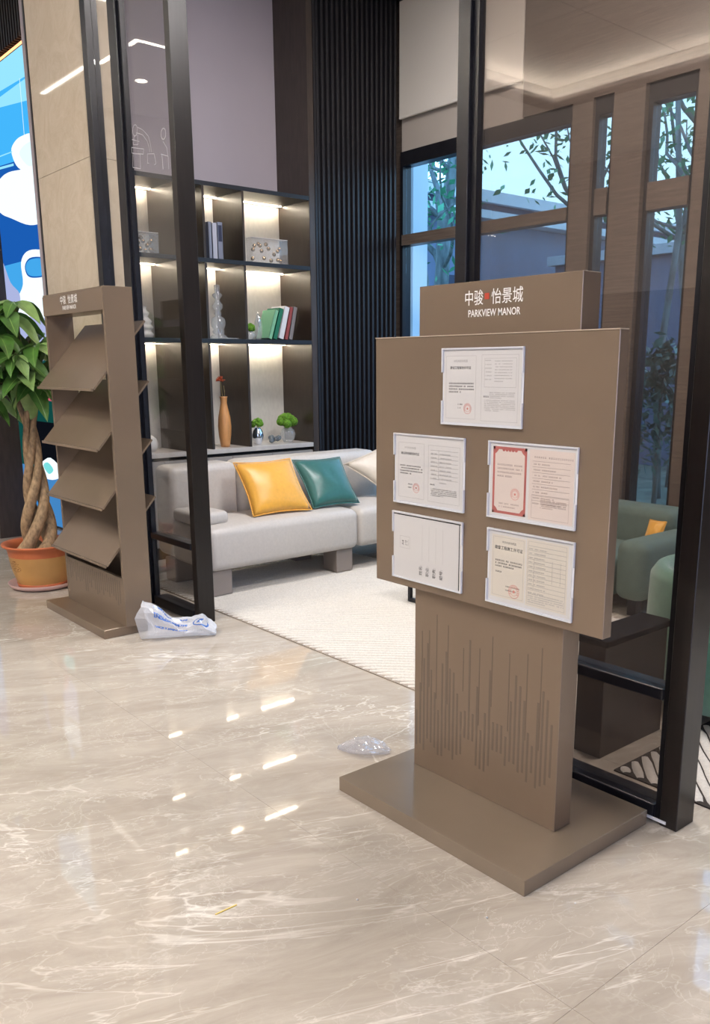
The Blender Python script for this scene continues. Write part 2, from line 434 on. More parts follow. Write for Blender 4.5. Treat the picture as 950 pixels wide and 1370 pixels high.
L, Rr = -10.85, -7.0
def band(z0,z1,mi,y=3.003): poly(bm,[(L,z0),(Rr,z0),(Rr,z1),(L,z1)],y,mi)
band(3.45,4.13,1); band(2.45,3.45,0); band(1.72,2.45,10)
band(.02,.55,8); band(.55,1.72,6)
poly(bm,[(L,3.99),(-7.0,3.85),(-7.0,4.13),(L,4.13)],3.0025,2)
poly(bm,[(L,3.45),(Rr,3.2),(Rr,3.85),(-8.7,3.86),(L,3.8)],3.0022,1)
poly(bm,[(-9.3,3.86),(-8.0,3.70),(-7.0,3.72),(-7.0,3.88)],3.0015,2)
poly(bm,blob([(-8.50,3.39),(-8.38,3.45),(-8.19,3.46),(-7.95,3.43),(-7.8,3.3),(-7.9,3.15),(-8.18,3.17),(-8.4,3.25)]),3.001,3)
poly(bm,blob([(-9.2,3.11),(-8.86,3.21),(-8.61,3.23),(-8.26,3.20),(-7.9,3.18),(-7.7,2.95),(-7.85,2.74),(-8.2,2.73),(-8.65,2.84),(-8.95,2.93)]),3.0005,3)
poly(bm,blob([(-8.30,3.33),(-8.15,3.38),(-7.95,3.36),(-7.9,3.22),(-8.1,3.2)]),3.0003,4)
poly(bm,[(-8.155,3.46),(-8.145,3.46),(-8.14,3.9),(-8.15,3.9)],3.0008,4)
poly(bm,[(-9.0,3.40),(-8.48,3.375),(-8.48,3.385),(-9.0,3.412)],3.0008,2)
poly(bm,[(-9.0,3.30),(-8.47,3.262),(-8.47,3.282),(-9.0,3.322)],3.0008,2)
poly(bm,blob([(-8.51,2.44),(-8.34,2.52),(-8.05,2.51),(-7.85,2.45),(-7.8,2.1),(-8.0,1.9),(-8.8,1.92),(-8.7,2.12),(-8.51,2.25)]),3.0008,3)
poly(bm,blob([(-8.42,2.40),(-8.28,2.46),(-7.98,2.44),(-7.86,2.38),(-7.9,2.29),(-8.13,2.28),(-8.36,2.31)]),3.0006,0)
poly(bm,blob([(-8.40,2.395),(-8.28,2.445),(-7.99,2.43),(-7.88,2.37),(-7.92,2.30),(-8.13,2.292),(-8.34,2.32)]),3.0004,10)
poly(bm,blob([(-9.03,2.50),(-8.84,2.29),(-8.62,2.17),(-8.7,2.02),(-9.05,2.05),(-9.2,2.3)]),3.0007,7)
poly(bm,blob([(-8.9,1.9),(-8.2,1.95),(-7.7,1.8),(-8.2,1.55),(-8.9,1.6)]),3.0007,7)
poly(bm,blob([(-8.7,1.66),(-8.5,1.74),(-8.25,1.62),(-8.3,1.40),(-8.6,1.45)]),3.0005,5)
poly(bm,blob([(-8.62,1.60),(-8.5,1.64),(-8.42,1.55),(-8.5,1.48)],3),3.0003,11)
poly(bm,[(-8.9,1.29),(-7.9,1.24),(-7.9,1.19),(-8.9,1.235)],3.0005,5)
poly(bm,[(-8.55,1.44),(-8.0,1.40),(-8.0,1.28),(-8.55,1.31)],3.0006,11)
poly(bm,[(-8.75,1.0),(-7.9,1.0),(-7.9,.62),(-8.75,.62)],3.0006,9)
poly(bm,blob([(-8.9,.55),(-8.75,.66),(-8.5,.60),(-8.2,.67),(-7.9,.55),(-8.2,.46),(-8.6,.48)]),3.0004,3)
poly(bm,blob([(-8.8,.55),(-8.68,.6),(-8.58,.55),(-8.68,.5)],3),3.0002,11)
poly(bm,blob([(-8.4,.58),(-8.28,.62),(-8.15,.56),(-8.28,.51)],3),3.0002,11)
pic = part('screen_picture', bm, SC, scr)

# ================================================================== PARTITIONS
def partition(name, x0, x1, posts, label):
    """posts: (x0,x1,inner left?,inner right?) uprights; panes fill the spaces"""
    t = thing(name, ((x0+x1)/2, 2.48, 0), label, 'glass partition'); return t
H = CZ-.003
def upright(t, a, b, m='bronze', y0=2.43, y1=2.537): return part('post', box(a,b,y0,y1,.0,H,.002), m, t)
def bay(t, a, b, glass, zc0=.435, zc1=.475):
    """inner black frame, cross bar, two panes between x=a and b"""
    fr = .026
    part('inner_frame', box(a,a+fr,2.447,2.479,.001,H), 'black', t)
    part('inner_frame', box(b-fr,b,2.447,2.479,.001,H), 'black', t)
    part('bottom_rail', box(a+fr,b-fr,2.434,2.53,.001,.062,.006,2), 'black', t)
    part('cross_bar', box(a+fr,b-fr,2.438,2.528,zc0,zc1,.006,2), 'black', t)
    part('pane', box(a+fr,b-fr,2.467,2.475,.062,zc0), glass, t)
    part('pane', box(a+fr,b-fr,2.467,2.475,zc1,H), glass, t)
lp = partition('glass_partition', -5.53, -4.448, None, 'black framed glass partition left of the sofa, beside the marble pier')
upright(lp, -5.530, -5.460, 'black', 2.43, 2.508); upright(lp, -5.163,-5.0665, 'black', 2.43, 2.488); upright(lp, -4.505,-4.450)
fr=.02
for a, b in ((-5.459,-5.164),):
    part('pane', box(a,b,2.467,2.475,.062,H), 'glass', lp); part('bottom_rail', box(a,b,2.438,2.528,.001,.062), 'black', lp)
bay(lp, -5.066,-4.506,'glass')
rp_ = partition('glass_partition', -2.38, -1.32, None, 'black framed tinted glass partition behind the certificate stand')
upright(rp_, -2.380,-2.3215, 'black', 2.43, 2.500); upright(rp_, -1.385,-1.322)
bay(rp_, -2.321,-1.385,'glass_dark', .430,.470)
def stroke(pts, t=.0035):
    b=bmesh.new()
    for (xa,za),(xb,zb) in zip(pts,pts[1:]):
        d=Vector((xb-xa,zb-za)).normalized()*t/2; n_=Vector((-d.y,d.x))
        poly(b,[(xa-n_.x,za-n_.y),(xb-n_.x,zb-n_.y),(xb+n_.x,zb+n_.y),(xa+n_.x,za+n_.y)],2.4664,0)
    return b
M['reflection_lines'] = mat('white_reflection_lines', (.55,.53,.54), .6)  # pale strokes painting a reflected wall drawing onto the pane
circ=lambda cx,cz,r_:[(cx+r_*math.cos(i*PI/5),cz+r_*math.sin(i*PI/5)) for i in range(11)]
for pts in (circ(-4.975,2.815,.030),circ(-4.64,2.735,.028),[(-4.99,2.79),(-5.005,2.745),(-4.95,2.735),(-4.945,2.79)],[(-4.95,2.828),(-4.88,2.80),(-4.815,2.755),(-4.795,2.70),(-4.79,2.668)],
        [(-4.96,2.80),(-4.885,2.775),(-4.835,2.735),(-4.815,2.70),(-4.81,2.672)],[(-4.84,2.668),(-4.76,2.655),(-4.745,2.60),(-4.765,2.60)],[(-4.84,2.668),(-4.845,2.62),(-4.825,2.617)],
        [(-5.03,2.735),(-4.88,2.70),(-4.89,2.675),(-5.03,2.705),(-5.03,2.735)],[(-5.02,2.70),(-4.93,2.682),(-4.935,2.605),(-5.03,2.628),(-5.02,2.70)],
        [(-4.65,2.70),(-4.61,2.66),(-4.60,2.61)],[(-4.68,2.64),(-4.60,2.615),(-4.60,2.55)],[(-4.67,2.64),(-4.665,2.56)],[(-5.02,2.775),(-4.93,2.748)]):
    part('reflected_drawing', stroke(pts), 'reflection_lines', lp)
part('door_bottom_seal', box(-1.62,-1.36,2.426,2.4295,.012,.022), 'acrylic_edge', rp_)

# ================================================================== CERTIFICATE STAND
st = thing('certificate_stand', (-1.85,2.1,0), 'large taupe display stand carrying five framed certificates, at the right', 'display stand')
part('base', box(-2.278,-1.416,1.775,2.405,0,.052,.002,2), 'taupe_gloss', st)
post = part('post', box(-2.180,-1.530,2.054,2.136,.0525,1.588,.0015), 'taupe', st)
header = part('header', box(-2.170,-1.520,2.0545,2.137,1.5885,1.752,.0015), 'taupe', st)
board = part('display_board', box(-2.345,-1.364,2.014,2.0535,.741,1.5905,.0015), 'taupe', st)
part('edge_highlight', box(-2.345,-1.364,2.012,2.0535,1.5906,1.5935), 'taupe_edge_highlight', st)  # lighter strip painting in the reflection along the board's top edge
part('lettering', text_bm('中骏', .0480, -1.966, 2.0540, 1.685, bold=.0002, sx=.84), 'white', header)
part('lettering', text_bm('怡景城', .0480, -1.854, 2.0540, 1.685, bold=.0002, sx=.87), 'white', header)
part('red_mark', box(-1.880,-1.862,2.0533,2.0544,1.696,1.714), 'red', header)
bm = text_bm('PARKVIEW MANOR', .0300, -1.949, 2.0540, 1.6465, bold=.0004, sx=.80)
part('lettering_small', bm, 'white', header)
def rain(xa, xb, y, zbase, n, seed, zlo, zhi, w=.010):
    """printed rain-like pattern of short vertical bars"""
    rnd = random.Random(seed); b = bmesh.new()
    for i in range(n):
        x = xa+(xb-xa)*i/(n-1)
        s = .5+.5*math.sin(i*.9+seed)*math.cos(i*.37)
        hi = .325-.02*rnd.random(); lo = hi-rnd.uniform(.05,.12)-.05*s
        box(x-w/2,x+w/2,y-.0006,y,lo,hi,bm=b)
    return b
b = bmesh.new(); rnd = random.Random(4)
for i in range(34):
    x = -2.172+.0185*i
    if i in (13,14,15,20,21,22): tops = (.34 if i!=14 else .60); lo = .24
    else: lo = .12+.06*rnd.random()+(.05 if i>22 else 0); tops = .30+.20*abs(math.sin(i*.55))+rnd.uniform(-.04,.06)
    box(x,x+.008,2.0536,2.054,lo,min(tops,.62),bm=b)
for i in (1,3,5,8,12,16,19,23,27,30):
    x = -2.172+.0185*i+.001
    box(x+.0085,x+.0125,2.0535,2.054,.30+.12*rnd.random(),.55+.14*rnd.random(),bm=b)
part('printed_pattern', b, 'pattern', post, kind='stuff')

# certificate holders and certificates -------------------------------
YB = 2.014
def holder(x0, x1, z0, z1):
    h = part('document_holder', box(x0,x1,YB-.0110,YB-.0095,z0,z1), 'acrylic', st)
    part('back_sheet', box(x0+.001,x1-.001,YB-.0022,YB-.0004,z0+.001,z1-.001), 'acrylic_edge', h)
    t = .0045
    for a in ((x0,x1,z1-t,z1),(x0,x1,z0,z0+t)):
        part('edge_rail', box(a[0],a[1],YB-.0094,YB-.0023,a[2],a[3]), 'acrylic_edge', h)
    for xx in (x0,x1-.004):
        for zz in (z0+t, z1-t-.07):
            part('edge_rail', box(xx,xx+.004,YB-.0094,YB-.0023,zz,zz+.07), 'acrylic_edge', h)
    return h
def lines(bm, x0, x1, z, n, dz, h, gap=.4, seed=0, last=.5, y=0):
    """rows of tiny printed characters"""
    r = random.Random(seed)
    for k in range(n):
        xe = x1 if k < n-1 else x0+(x1-x0)*last
        x = x0
        while x < xe-h*.4:
            w = h*r.uniform(.7,1.0)
            if r.random() > .08:
                poly(bm,[(x,z-k*dz),(x+w,z-k*dz),(x+w,z-k*dz+h*.30),(x,z-k*dz+h*.30)],y,0)
                if r.random() > .3: poly(bm,[(x+w*.3,z-k*dz+h*.3),(x+w*.55,z-k*dz+h*.3),(x+w*.55,z-k*dz+h*.9),(x+w*.3,z-k*dz+h*.9)],y,0)
                poly(bm,[(x,z-k*dz+h*.62),(x+w,z-k*dz+h*.62),(x+w,z-k*dz+h*.84),(x,z-k*dz+h*.84)],y,0)
            x += w+h*gap*.5
def frame_lines(bm, x0,x1,z0,z1,y,t=.0007):
    for a in ((x0,x1,z0,z0+t),(x0,x1,z1-t,z1),(x0,x0+t,z0,z1),(x1-t,x1,z0,z1)):
        poly(bm,[(a[0],a[2]),(a[1],a[2]),(a[1],a[3]),(a[0],a[3])],y,0)
def seal_bm(cx, cz, r, y):
    b = bmesh.new(); n = 32
    for ra, rb in ((r,r*.93),(r*.62,r*.57)):
        for i in range(n):
            a, c = 2*PI*i/n, 2*PI*(i+1)/n
            poly(b,[(cx+ra*math.cos(a),cz+ra*math.sin(a)),(cx+ra*math.cos(c),cz+ra*math.sin(c)),(cx+rb*math.cos(c),cz+rb*math.sin(c)),(cx+rb*math.cos(a),cz+rb*math.sin(a))],y,0)
    for i in range(12):                                    # ring of characters
        a = -.5+ (PI+1)*i/11
        px, pz = cx+r*.77*math.cos(a), cz+r*.77*math.sin(a); h = r*.10
        poly(b,[(px-h,pz-h*.6),(px+h,pz-h*.6),(px+h,pz+h*.6),(px-h,pz+h*.6)],y,0)
    s = []
    for i in range(10):
        rr = r*.34 if i%2==0 else r*.14
        a = PI/2+i*PI/5; s.append((cx+rr*math.cos(a),cz+rr*math.sin(a)))
    vs = [b.verts.new((x,y,z)) for x,z in s]; cen = b.verts.new((cx,y,cz))
    for i in range(10): b.faces.new((cen,vs[i],vs[(i+1)%10]))
    return b
YP = YB-.0036; YI = YP-.0002; YI2 = YP-.0004
def sheet(x0,x1,z0,z1,m,label,mx=.008,mz=.008):
    o = thing('certificate', ((x0+x1)/2, YP, z0), label, 'certificate')
    part('paper', box(x0+mx,x1-mx,YP,YP+.001,z0+mz,z1-mz), m, o)
    return o
# C1 top, construction planning permit
x0,x1,z0,z1 = -2.014,-1.680,1.316,1.553
holder(x0,x1,z0,z1)
c = sheet(x0,x1,z0,z1,'paper','white two-page permit at the top centre of the certificate board, small red seal')
bm = bmesh.new(); frame_lines(bm,x0+.017,x0+.145,z0+.020,z1-.024,YI); frame_lines(bm,x0+.168,x1-.020,z0+.017,z1-.022,YI)
frame_lines(bm,x0+.180,x1-.028,z1-.118,z1-.032,YI)
text_bm('中华人民共和国',.0085,x0+.050,YI,z1-.043,bm=bm)
lines(bm,x0+.182,x0+.206,z1-.040,1,.01,.0032,y=YI,last=1)
lines(bm,x0+.221,x1-.045,z1-.042,8,.0085,.0030,y=YI,seed=3); lines(bm,x0+.182,x0+.208,z1-.052,5,.011,.0032,y=YI,seed=4,last=1)
lines(bm,x0+.202,x1-.032,z1-.135,4,.0052,.0030,y=YI,seed=5); lines(bm,x0+.182,x1-.030,z1-.158,7,.0052,.0028,y=YI,seed=6)
part('faint_print', bm, 'ink_light', c, kind='stuff')
part('title_print', text_bm('建设工程规划许可证',.0100,x0+.034,YI2,z1-.064,bold=.00008), 'ink', c); bm = bmesh.new()
lines(bm,x0+.030,x0+.138,z1-.110,4,.0088,.0048,y=YI2,seed=2); lines(bm,x0+.070,x0+.092,z1-.174,2,.011,.0040,y=YI2,seed=12,last=.8)
lines(bm,x0+.178,x0+.200,z1-.148,1,.01,.0045,y=YI2,seed=13,last=1)
part('print', bm, 'ink', c, kind='stuff')
part('seal', seal_bm(x0+.112,z0+.052,.0165,YI2), 'seal', c)
# C2 middle left, land-use planning permit
x0,x1,z0,z1 = -2.243,-1.908,1.037,1.276
holder(x0,x1,z0,z1)
c = sheet(x0,x1,z0,z1,'paper','white permit at middle left of the certificate board, red seal and ruled table')
bm = bmesh.new(); frame_lines(bm,x0+.022,x0+.148,z0+.022,z1-.030,YI); frame_lines(bm,x0+.168,x1-.022,z0+.020,z1-.032,YI)
for k in range(8):
    z = z1-.048-.0135*k; frame_lines(bm,x0+.178,x1-.030,z,z+.0005,YI)
frame_lines(bm,x0+.216,x0+.2165,z1-.145,z1-.045,YI)
text_bm('中华人民共和国',.0080,x0+.052,YI,z1-.050,bm=bm)
lines(bm,x0+.181,x0+.208,z1-.060,7,.0135,.0035,y=YI,seed=21,last=1); lines(bm,x0+.221,x0+.275,z1-.060,8,.0135,.0035,y=YI,seed=22,last=.6)
part('faint_print', bm, 'ink_light', c, kind='stuff')
part('title_print', text_bm('建设用地规划许可证',.0100,x0+.034,YI2,z1-.070,bold=.00008), 'ink', c); bm = bmesh.new()
lines(bm,x0+.030,x0+.138,z1-.110,4,.0088,.0045,y=YI2,seed=23); lines(bm,x0+.070,x0+.090,z1-.172,2,.011,.0040,y=YI2,seed=24,last=.8)
lines(bm,x0+.178,x0+.200,z1-.163,1,.01,.0045,y=YI2,seed=25,last=1); lines(bm,x0+.182,x1-.034,z1-.176,5,.0056,.0030,y=YI2,seed=26)
part('print', bm, 'ink', c, kind='stuff')
part('seal', seal_bm(x0+.110,z0+.058,.0165,YI2), 'seal', c)
# C3 middle right, red-bordered certificate
x0,x1,z0,z1 = -1.807,-1.473,1.040,1.276
holder(x0,x1,z0,z1)
c = sheet(x0,x1,z0,z1,'paper','pinkish certificate with ornate red border at middle right of the board')
part('right_page', box(x0+.160,x1-.012,YI,YI+.0001,z0+.012,z1-.016), 'paper_pink', c)
part('left_page', box(x0+.018,x0+.150,YI,YI+.0001,z0+.016,z1-.016), 'paper_pink', c)
bm = bmesh.new(); t=.008
for a in ((x0+.018,x0+.150,z0+.016,z0+.016+t),(x0+.018,x0+.150,z1-.016-t,z1-.016),(x0+.018,x0+.018+t,z0+.016,z1-.016),(x0+.150-t,x0+.150,z0+.016,z1-.016)):
    poly(bm,[(a[0],a[2]),(a[1],a[2]),(a[1],a[3]),(a[0],a[3])],YI2,0)
for cx,cz,s1,s2 in ((x0+.026,z0+.024,1,1),(x0+.142,z0+.024,-1,1),(x0+.026,z1-.024,1,-1),(x0+.142,z1-.024,-1,-1)):
    poly(bm,[(cx,cz),(cx+s1*.014,cz),(cx+s1*.010,cz+s2*.006),(cx+s1*.006,cz+s2*.010),(cx,cz+s2*.014)],YI2-.0001,0)
for k in range(5):
    cx = x0+.060+k*.012; r_=.006
    poly(bm,[(cx+r_*math.cos(a*PI/6),z1-.024+r_*math.sin(a*PI/6)) for a in range(12)],YI2-.0001,0)
part('red_border', bm, 'cert_red', c)
bm = bmesh.new(); lines(bm,x0+.036,x0+.132,z1-.072,4,.0115,.0052,y=YI2,seed=31,last=.6); lines(bm,x0+.045,x0+.125,z0+.046,2,.010,.0042,y=YI2,seed=32,last=.8)
lines(bm,x0+.178,x0+.320,z1-.040,1,.01,.0055,y=YI2,seed=33,last=1,gap=1.0)
for k in range(8):
    z = z1-.050-.0165*k; frame_lines(bm,x0+.172,x1-.026,z,z+.0005,YI2)
    lines(bm,x0+.176,x0+.200,z-.010,1,.01,.004,y=YI2,seed=40+k,last=1); lines(bm,x0+.206,x0+.206+.07*((k*7)%5+3)/7,z-.010,1,.01,.004,y=YI2,seed=50+k,last=1)
frame_lines(bm,x0+.172,x1-.026,z0+.018,z0+.085,YI2); lines(bm,x0+.205,x0+.300,z0+.072,5,.0055,.0035,y=YI2,seed=61)
part('print', bm, mat('brown_ink',(.40,.29,.25),.7), c, kind='stuff')
part('seal', seal_bm(x0+.108,z0+.080,.0175,YI2), 'seal', c)
# C4 bottom right, construction permit
x0,x1,z0,z1 = -1.803,-1.470,.768,1.0065
holder(x0,x1,z0,z1)
c = sheet(x0,x1,z0,z1,'paper','cream building permit at the lower right of the board, bold title and red seal')
part('left_page', box(x0+.018,x0+.153,YI,YI+.0001,z0+.022,z1-.018), 'paper_cream', c)
part('right_page', box(x0+.157,x1-.022,YI,YI+.0001,z0+.018,z1-.014), 'paper_cream', c)
bm = bmesh.new(); frame_lines(bm,x0+.024,x0+.147,z0+.028,z1-.024,YI2); frame_lines(bm,x0+.163,x1-.028,z0+.024,z1-.020,YI2)
for k in range(11):
    z = z1-.034-.0135*k; frame_lines(bm,x0+.163,x1-.028,z,z+.0006,YI2)
    lines(bm,x0+.167,x0+.183,z-.010,1,.01,.0036,y=YI2,seed=70+k,last=1); lines(bm,x0+.188,x0+.235,z-.010,1,.01,.0036,y=YI2,seed=90+k,last=.9)
for xx,zb in ((.186,.07),(.255,.10),(.285,.10)): frame_lines(bm,x0+xx,x0+xx+.0006,z0+zb,z1-.07,YI2)
lines(bm,x0+.167,x1-.032,z0+.056,5,.0065,.0035,y=YI2,seed=111)
part('faint_print', bm, 'ink_light', c, kind='stuff')
part('title_print', text_bm('建筑工程施工许可证',.0125,x0+.030,YI2,z1-.062,bold=.00015), 'ink', c); bm = bmesh.new()
text_bm('中华人民共和国',.0080,x0+.060,YI2,z1-.042,bm=bm)
lines(bm,x0+.034,x0+.142,z1-.100,3,.0090,.0052,y=YI2,seed=112,last=.7); lines(bm,x0+.036,x0+.060,z1-.136,1,.01,.0050,y=YI2,seed=113,last=1)
lines(bm,x0+.078,x0+.135,z0+.060,2,.012,.0040,y=YI2,seed=115,last=.7)
part('print', bm, 'ink', c, kind='stuff')
part('seal', seal_bm(x0+.112,z0+.050,.0215,YI2-.0001), 'seal', c)
# C5 bottom left, blank staff card lying on its side
x0,x1,z0,z1 = -2.249,-1.911,.769,1.006
holder(x0,x1,z0,z1)
c = sheet(x0,x1,z0,z1,'paper','mostly blank card turned sideways with four ruled lines, lower left of the board',.003,.003)
c.children[0].location.z -= .0
bm = bmesh.new(); frame_lines(bm,x0+.036,x0+.086,z0+.110,z0+.152,YI,.0008)
for k in range(4): frame_lines(bm,x0+.148+.033*k,x0+.1486+.033*k,z0+.080,z1-.036,YI,.0003)
text_bm('Photo',.009,x0+.081,YI,z0+.120,rot=PI/2,bm=bm)
part('faint_print', bm, 'ink_light', c, kind='stuff')
bm = text_bm('A4',.0150,x0+.056,YI2,z0+.120,rot=PI/2,bold=.0001); text_bm('1寸',.0140,x0+.073,YI2,z0+.119,rot=PI/2,bold=.0001,bm=bm)
for k, s in enumerate(('姓名:','职业:','职责:','编号:')):
    text_bm(s,.0165,x0+.147+.033*k,YI2,z0+.026,rot=PI/2,bold=.00015,bm=bm)
part('print', bm, 'ink', c, kind='stuff')
part('dark_top_edge', box(x0+.003,x1-.003,YI,YI+.0001,z1-.0115,z1-.0085), 'black', c)
part('dark_side_edge', box(x1-.017,x1-.0135,YI,YI+.0001,z0+.006,z1-.012), 'black', c)

# ================================================================== BROCHURE STAND
bs = thing('brochure_stand', (-4.95,2.09,0), 'tall taupe brochure rack with four slanted trays, at the left by the potted tree', 'display stand')
part('base', box(-5.425,-4.545,1.879,2.29,0,.052,.002), 'taupe', bs)
XL, XR, YF, YK = -5.372,-4.522,2.004,2.168
part('side_panel', box(XR-.022,XR,YF,YK,.053,1.915,.0015), 'taupe', bs)
part('side_panel', box(XL,XL+.022,YF,YK,.053,1.915,.0015), 'taupe', bs)
hd2 = part('header', box(XL+.0225,XR-.0225,YF+.001,YK-.001,1.795,1.914), 'taupe', bs)
part('added_rear_panel', box(XL+.0225,XR-.0225,YK-.022,YK-.002,.053,.46), 'taupe', bs)  # added so the gap above the front panel stays in shade
part('header_face', box(XL,XR,YF-.004,YF-.0003,1.795,1.905,.001), 'taupe', bs)
fp = part('front_panel', box(XL+.0225,XR-.0225,YF+.002,YF+.022,.053,.335), 'taupe', bs)
part('lettering', text_bm('中骏',.050,-5.100,YF-.0046,1.853,bold=.0003,sx=.86), 'white', hd2)
part('lettering', text_bm('怡景城',.050,-4.988,YF-.0046,1.853,bold=.0003,sx=.89), 'white', hd2)
part('lettering_small', text_bm('PARKVIEW MANOR',.031,-5.072,YF-.0046,1.818,bold=.0004,sx=.72), 'white', hd2)
part('printed_pattern', rain(XL+.07,XR-.06,YF+.002,.12,26,3,.05,.05,.009), 'pattern', fp, kind='stuff')
def slab(x0,x1,a,b,th):
    """inclined sheet between lower front edge a=(y,z) and upper back edge b"""
    bmm = bmesh.new(); d = Vector((0,b[0]-a[0],b[1]-a[1])); n = Vector((0,-d.z,d.y)).normalized()*th
    vs = [bmm.verts.new((x,p[0]+q.y,p[1]+q.z)) for x in (x0,x1) for p in (a,b) for q in (Vector(),-n)]
    for f in ((0,1,3,2),(4,6,7,5),(0,4,5,1),(2,3,7,6),(0,2,6,4),(1,5,7,3)): bmm.faces.new([vs[i] for i in f])
    bmesh.ops.recalc_face_normals(bmm, faces=bmm.faces); return bmm
for k in range(4):
    dz = -.322*k
    tr = part('tray', slab(XL+.024,XR-.024,(1.922,1.386+dz),(2.240,1.748+dz),.010), 'taupe', bs)
    part('tray_lip', box(XL+.024,XR-.024,1.914,1.921,1.374+dz,1.388+dz), 'taupe', tr)

# ================================================================== POTTED TREE
PC = Vector((-6.03,2.08,0))
pl = thing('potted_money_tree', PC, 'braided-trunk potted tree with glossy green leaves behind the brochure rack', 'plant')
part('saucer', lathe([(0,.002),(.19,.002),(.215,.012),(.232,.040),(.226,.040),(.20,.012),(0,.012)], PC), 'saucer', pl, True)
pot = part('pot', lathe([(0,.014),(.160,.014),(.170,.05),(.192,.12),(.208,.20),(.212,.232)], PC, 48), 'pot_yellow', pl, True)
part('pot_rim', lathe([(.2115,.232),(.216,.262),(.222,.285),(.250,.300),(.254,.308),(.250,.316),(.228,.310),(.205,.285),(.195,.250)], PC, 48), 'terracotta', pl, True)
part('pot_foot', lathe([(0,.013),(.163,.0135),(.1715,.040),(.168,.040)], PC, 48), 'terracotta', pl, True)
part('soil', lathe([(0,.262),(.10,.266),(.205,.258)], PC, 24), 'soil', pl)
# printed crest on the pot, facing the lobby
bm = bmesh.new()
def on_pot(u, z):
    r = .2085 if z > .19 else .192+(z-.12)*.2; r += .0012
    a = -1.05+u/.2; a -= .28
    return (PC.x+r*math.cos(a), PC.y+r*math.sin(a), z)
rnd = random.Random(9)
for u, z, w_, h_ in ([(-.012,.205,.010,.008),(.004,.205,.012,.008)]+[(-.035+i*.009,.191+rnd.uniform(-.003,.003),.006,.004) for i in range(9)]+
        [(.045*math.cos(a)*1.0,.155+.022*math.sin(a),.009,.0035) for a in [i*PI/8 for i in range(16)]]+[(rnd.uniform(-.03,.03),rnd.uniform(.14,.17),.014,.003) for i in range(10)]):
    q = [on_pot(u,z),on_pot(u+w_,z),on_pot(u+w_,z+h_),on_pot(u,z+h_)]
    bm.faces.new([bm.verts.new(p) for p in q])
part('printed_crest', bm, mat('brown_print',(.16,.06,.015),.6), pot)
# braid: stems wind round each other
ns = 4; TOP = 1.34
for k in range(ns):
    ph = 2*PI*k/ns; pts=[]; rd=[]
    for i in range(40):
        t = i/39; z = .25+(TOP-.25)*t
        a = ph+t*2*PI*1.05
        rr = (.075*(1-t)**2+.026)
        if t>.8: rr += (t-.8)*.22
        leanx = -.085*t*t; leany = .03*t
        pts.append((PC.x+leanx+rr*math.cos(a), PC.y+leany+rr*math.sin(a), z)); rd.append(.030*(1-t)**1.3+.017+(.02 if t<.06 else 0)*(1-t/.06))
    part('stem', tube(pts, rd, 10), 'bark', pl, True)
# leaves: one template per tint, palmate clusters
def leaf_mesh(name, m):
    b = bmesh.new(); rows=[]
    n=9
    for i in range(n):
        t = i/(n-1); wv = .5*math.sin(PI*t**.75)**.85*(.42)+.002
        zc = -.38*t*t
        row = []
        for j in (-2,-1,0,1,2):
            u=j/2; row.append(b.verts.new((wv*u, t, zc+abs(u)*wv*.35+.010*math.sin(t*24)*abs(u))))
        rows.append(row)
    for a,d in zip(rows,rows[1:]):
        for j in range(4):
            f=b.faces.new((a[j],a[j+1],d[j+1],d[j])); f.material_index=0
    # raised midrib
    for i in range(n-1):
        a,d=rows[i][2].co,rows[i+1][2].co; w0=.009*(1-i/n)
        vs=[b.verts.new((a.x-w0,a.y,a.z+.004)),b.verts.new((a.x+w0,a.y,a.z+.004)),b.verts.new((d.x+w0*.85,d.y,d.z+.004)),b.verts.new((d.x-w0*.85,d.y,d.z+.004))]
        f=b.faces.new(vs); f.material_index=1
    me=bpy.data.meshes.new(name); b.to_mesh(me); b.free(); me.materials.append(M[m]); me.materials.append(M['vein'])
    for f in me.polygons: f.use_smooth=True
    return me
LM=[leaf_mesh('leaf','leaf'),leaf_mesh('leaf_pale','leaf2')]
CT = Vector((PC.x-.085,PC.y+.03,TOP))
rnd = random.Random(11)
def aimed(origin, d, L, roll):
    d=d.normalized(); y=d; z=Vector((0,0,1))-y*y.z
    if z.length<.05: z=Vector((0,-1,0))-y*-y.y
    z.normalize(); x=y.cross(z)
    R3=Matrix((x,y,z)).transposed().to_4x4()
    return Matrix.Translation(origin)@R3@Matrix.Rotation(roll,4,'Y')@Matrix.Scale(L,4)
clusters=[]
hand=[(.05,-.20,.05),(-.25,-.28,.16),(.22,-.05,.05),(-.30,-.15,.12),(-.02,-.30,.30),(.12,-.12,.50),(-.16,-.30,.45),(.34,-.16,.24),(-.42,-.15,.28),(.08,-.05,.58),(-.10,.02,.30),(.2,-.3,.20),(-.32,-.35,.06),(.16,-.16,.22),(.02,-.26,.16),(-.18,-.22,.10),(.26,.0,.30),(.30,-.10,.12),(-.30,-.10,.30),(-.05,-.12,.42),(-.25,-.3,.30),(.15,.15,.36),(-.38,-.25,.02),(.10,-.30,-.02),(-.12,-.34,.26),(.30,.18,.2),(-.2,.2,.4),(-.4,.05,.2),(-.25,-.1,.52),(-.45,-.2,.42),(-.10,-.42,.10),(.22,-.22,.36),(.05,.25,.1)]
b=bmesh.new()
for hx,hy,hz in hand:
    c_=CT+Vector((hx,hy,hz)); clusters.append(c_)
    mid=CT+Vector((hx*.4,hy*.4,hz*.75+.03))
    tube([CT+Vector((hx*.05,hy*.05,-.04)),mid,c_],[.010,.006,.004],6,bm=b)
part('branches', b, 'stem', pl, True)
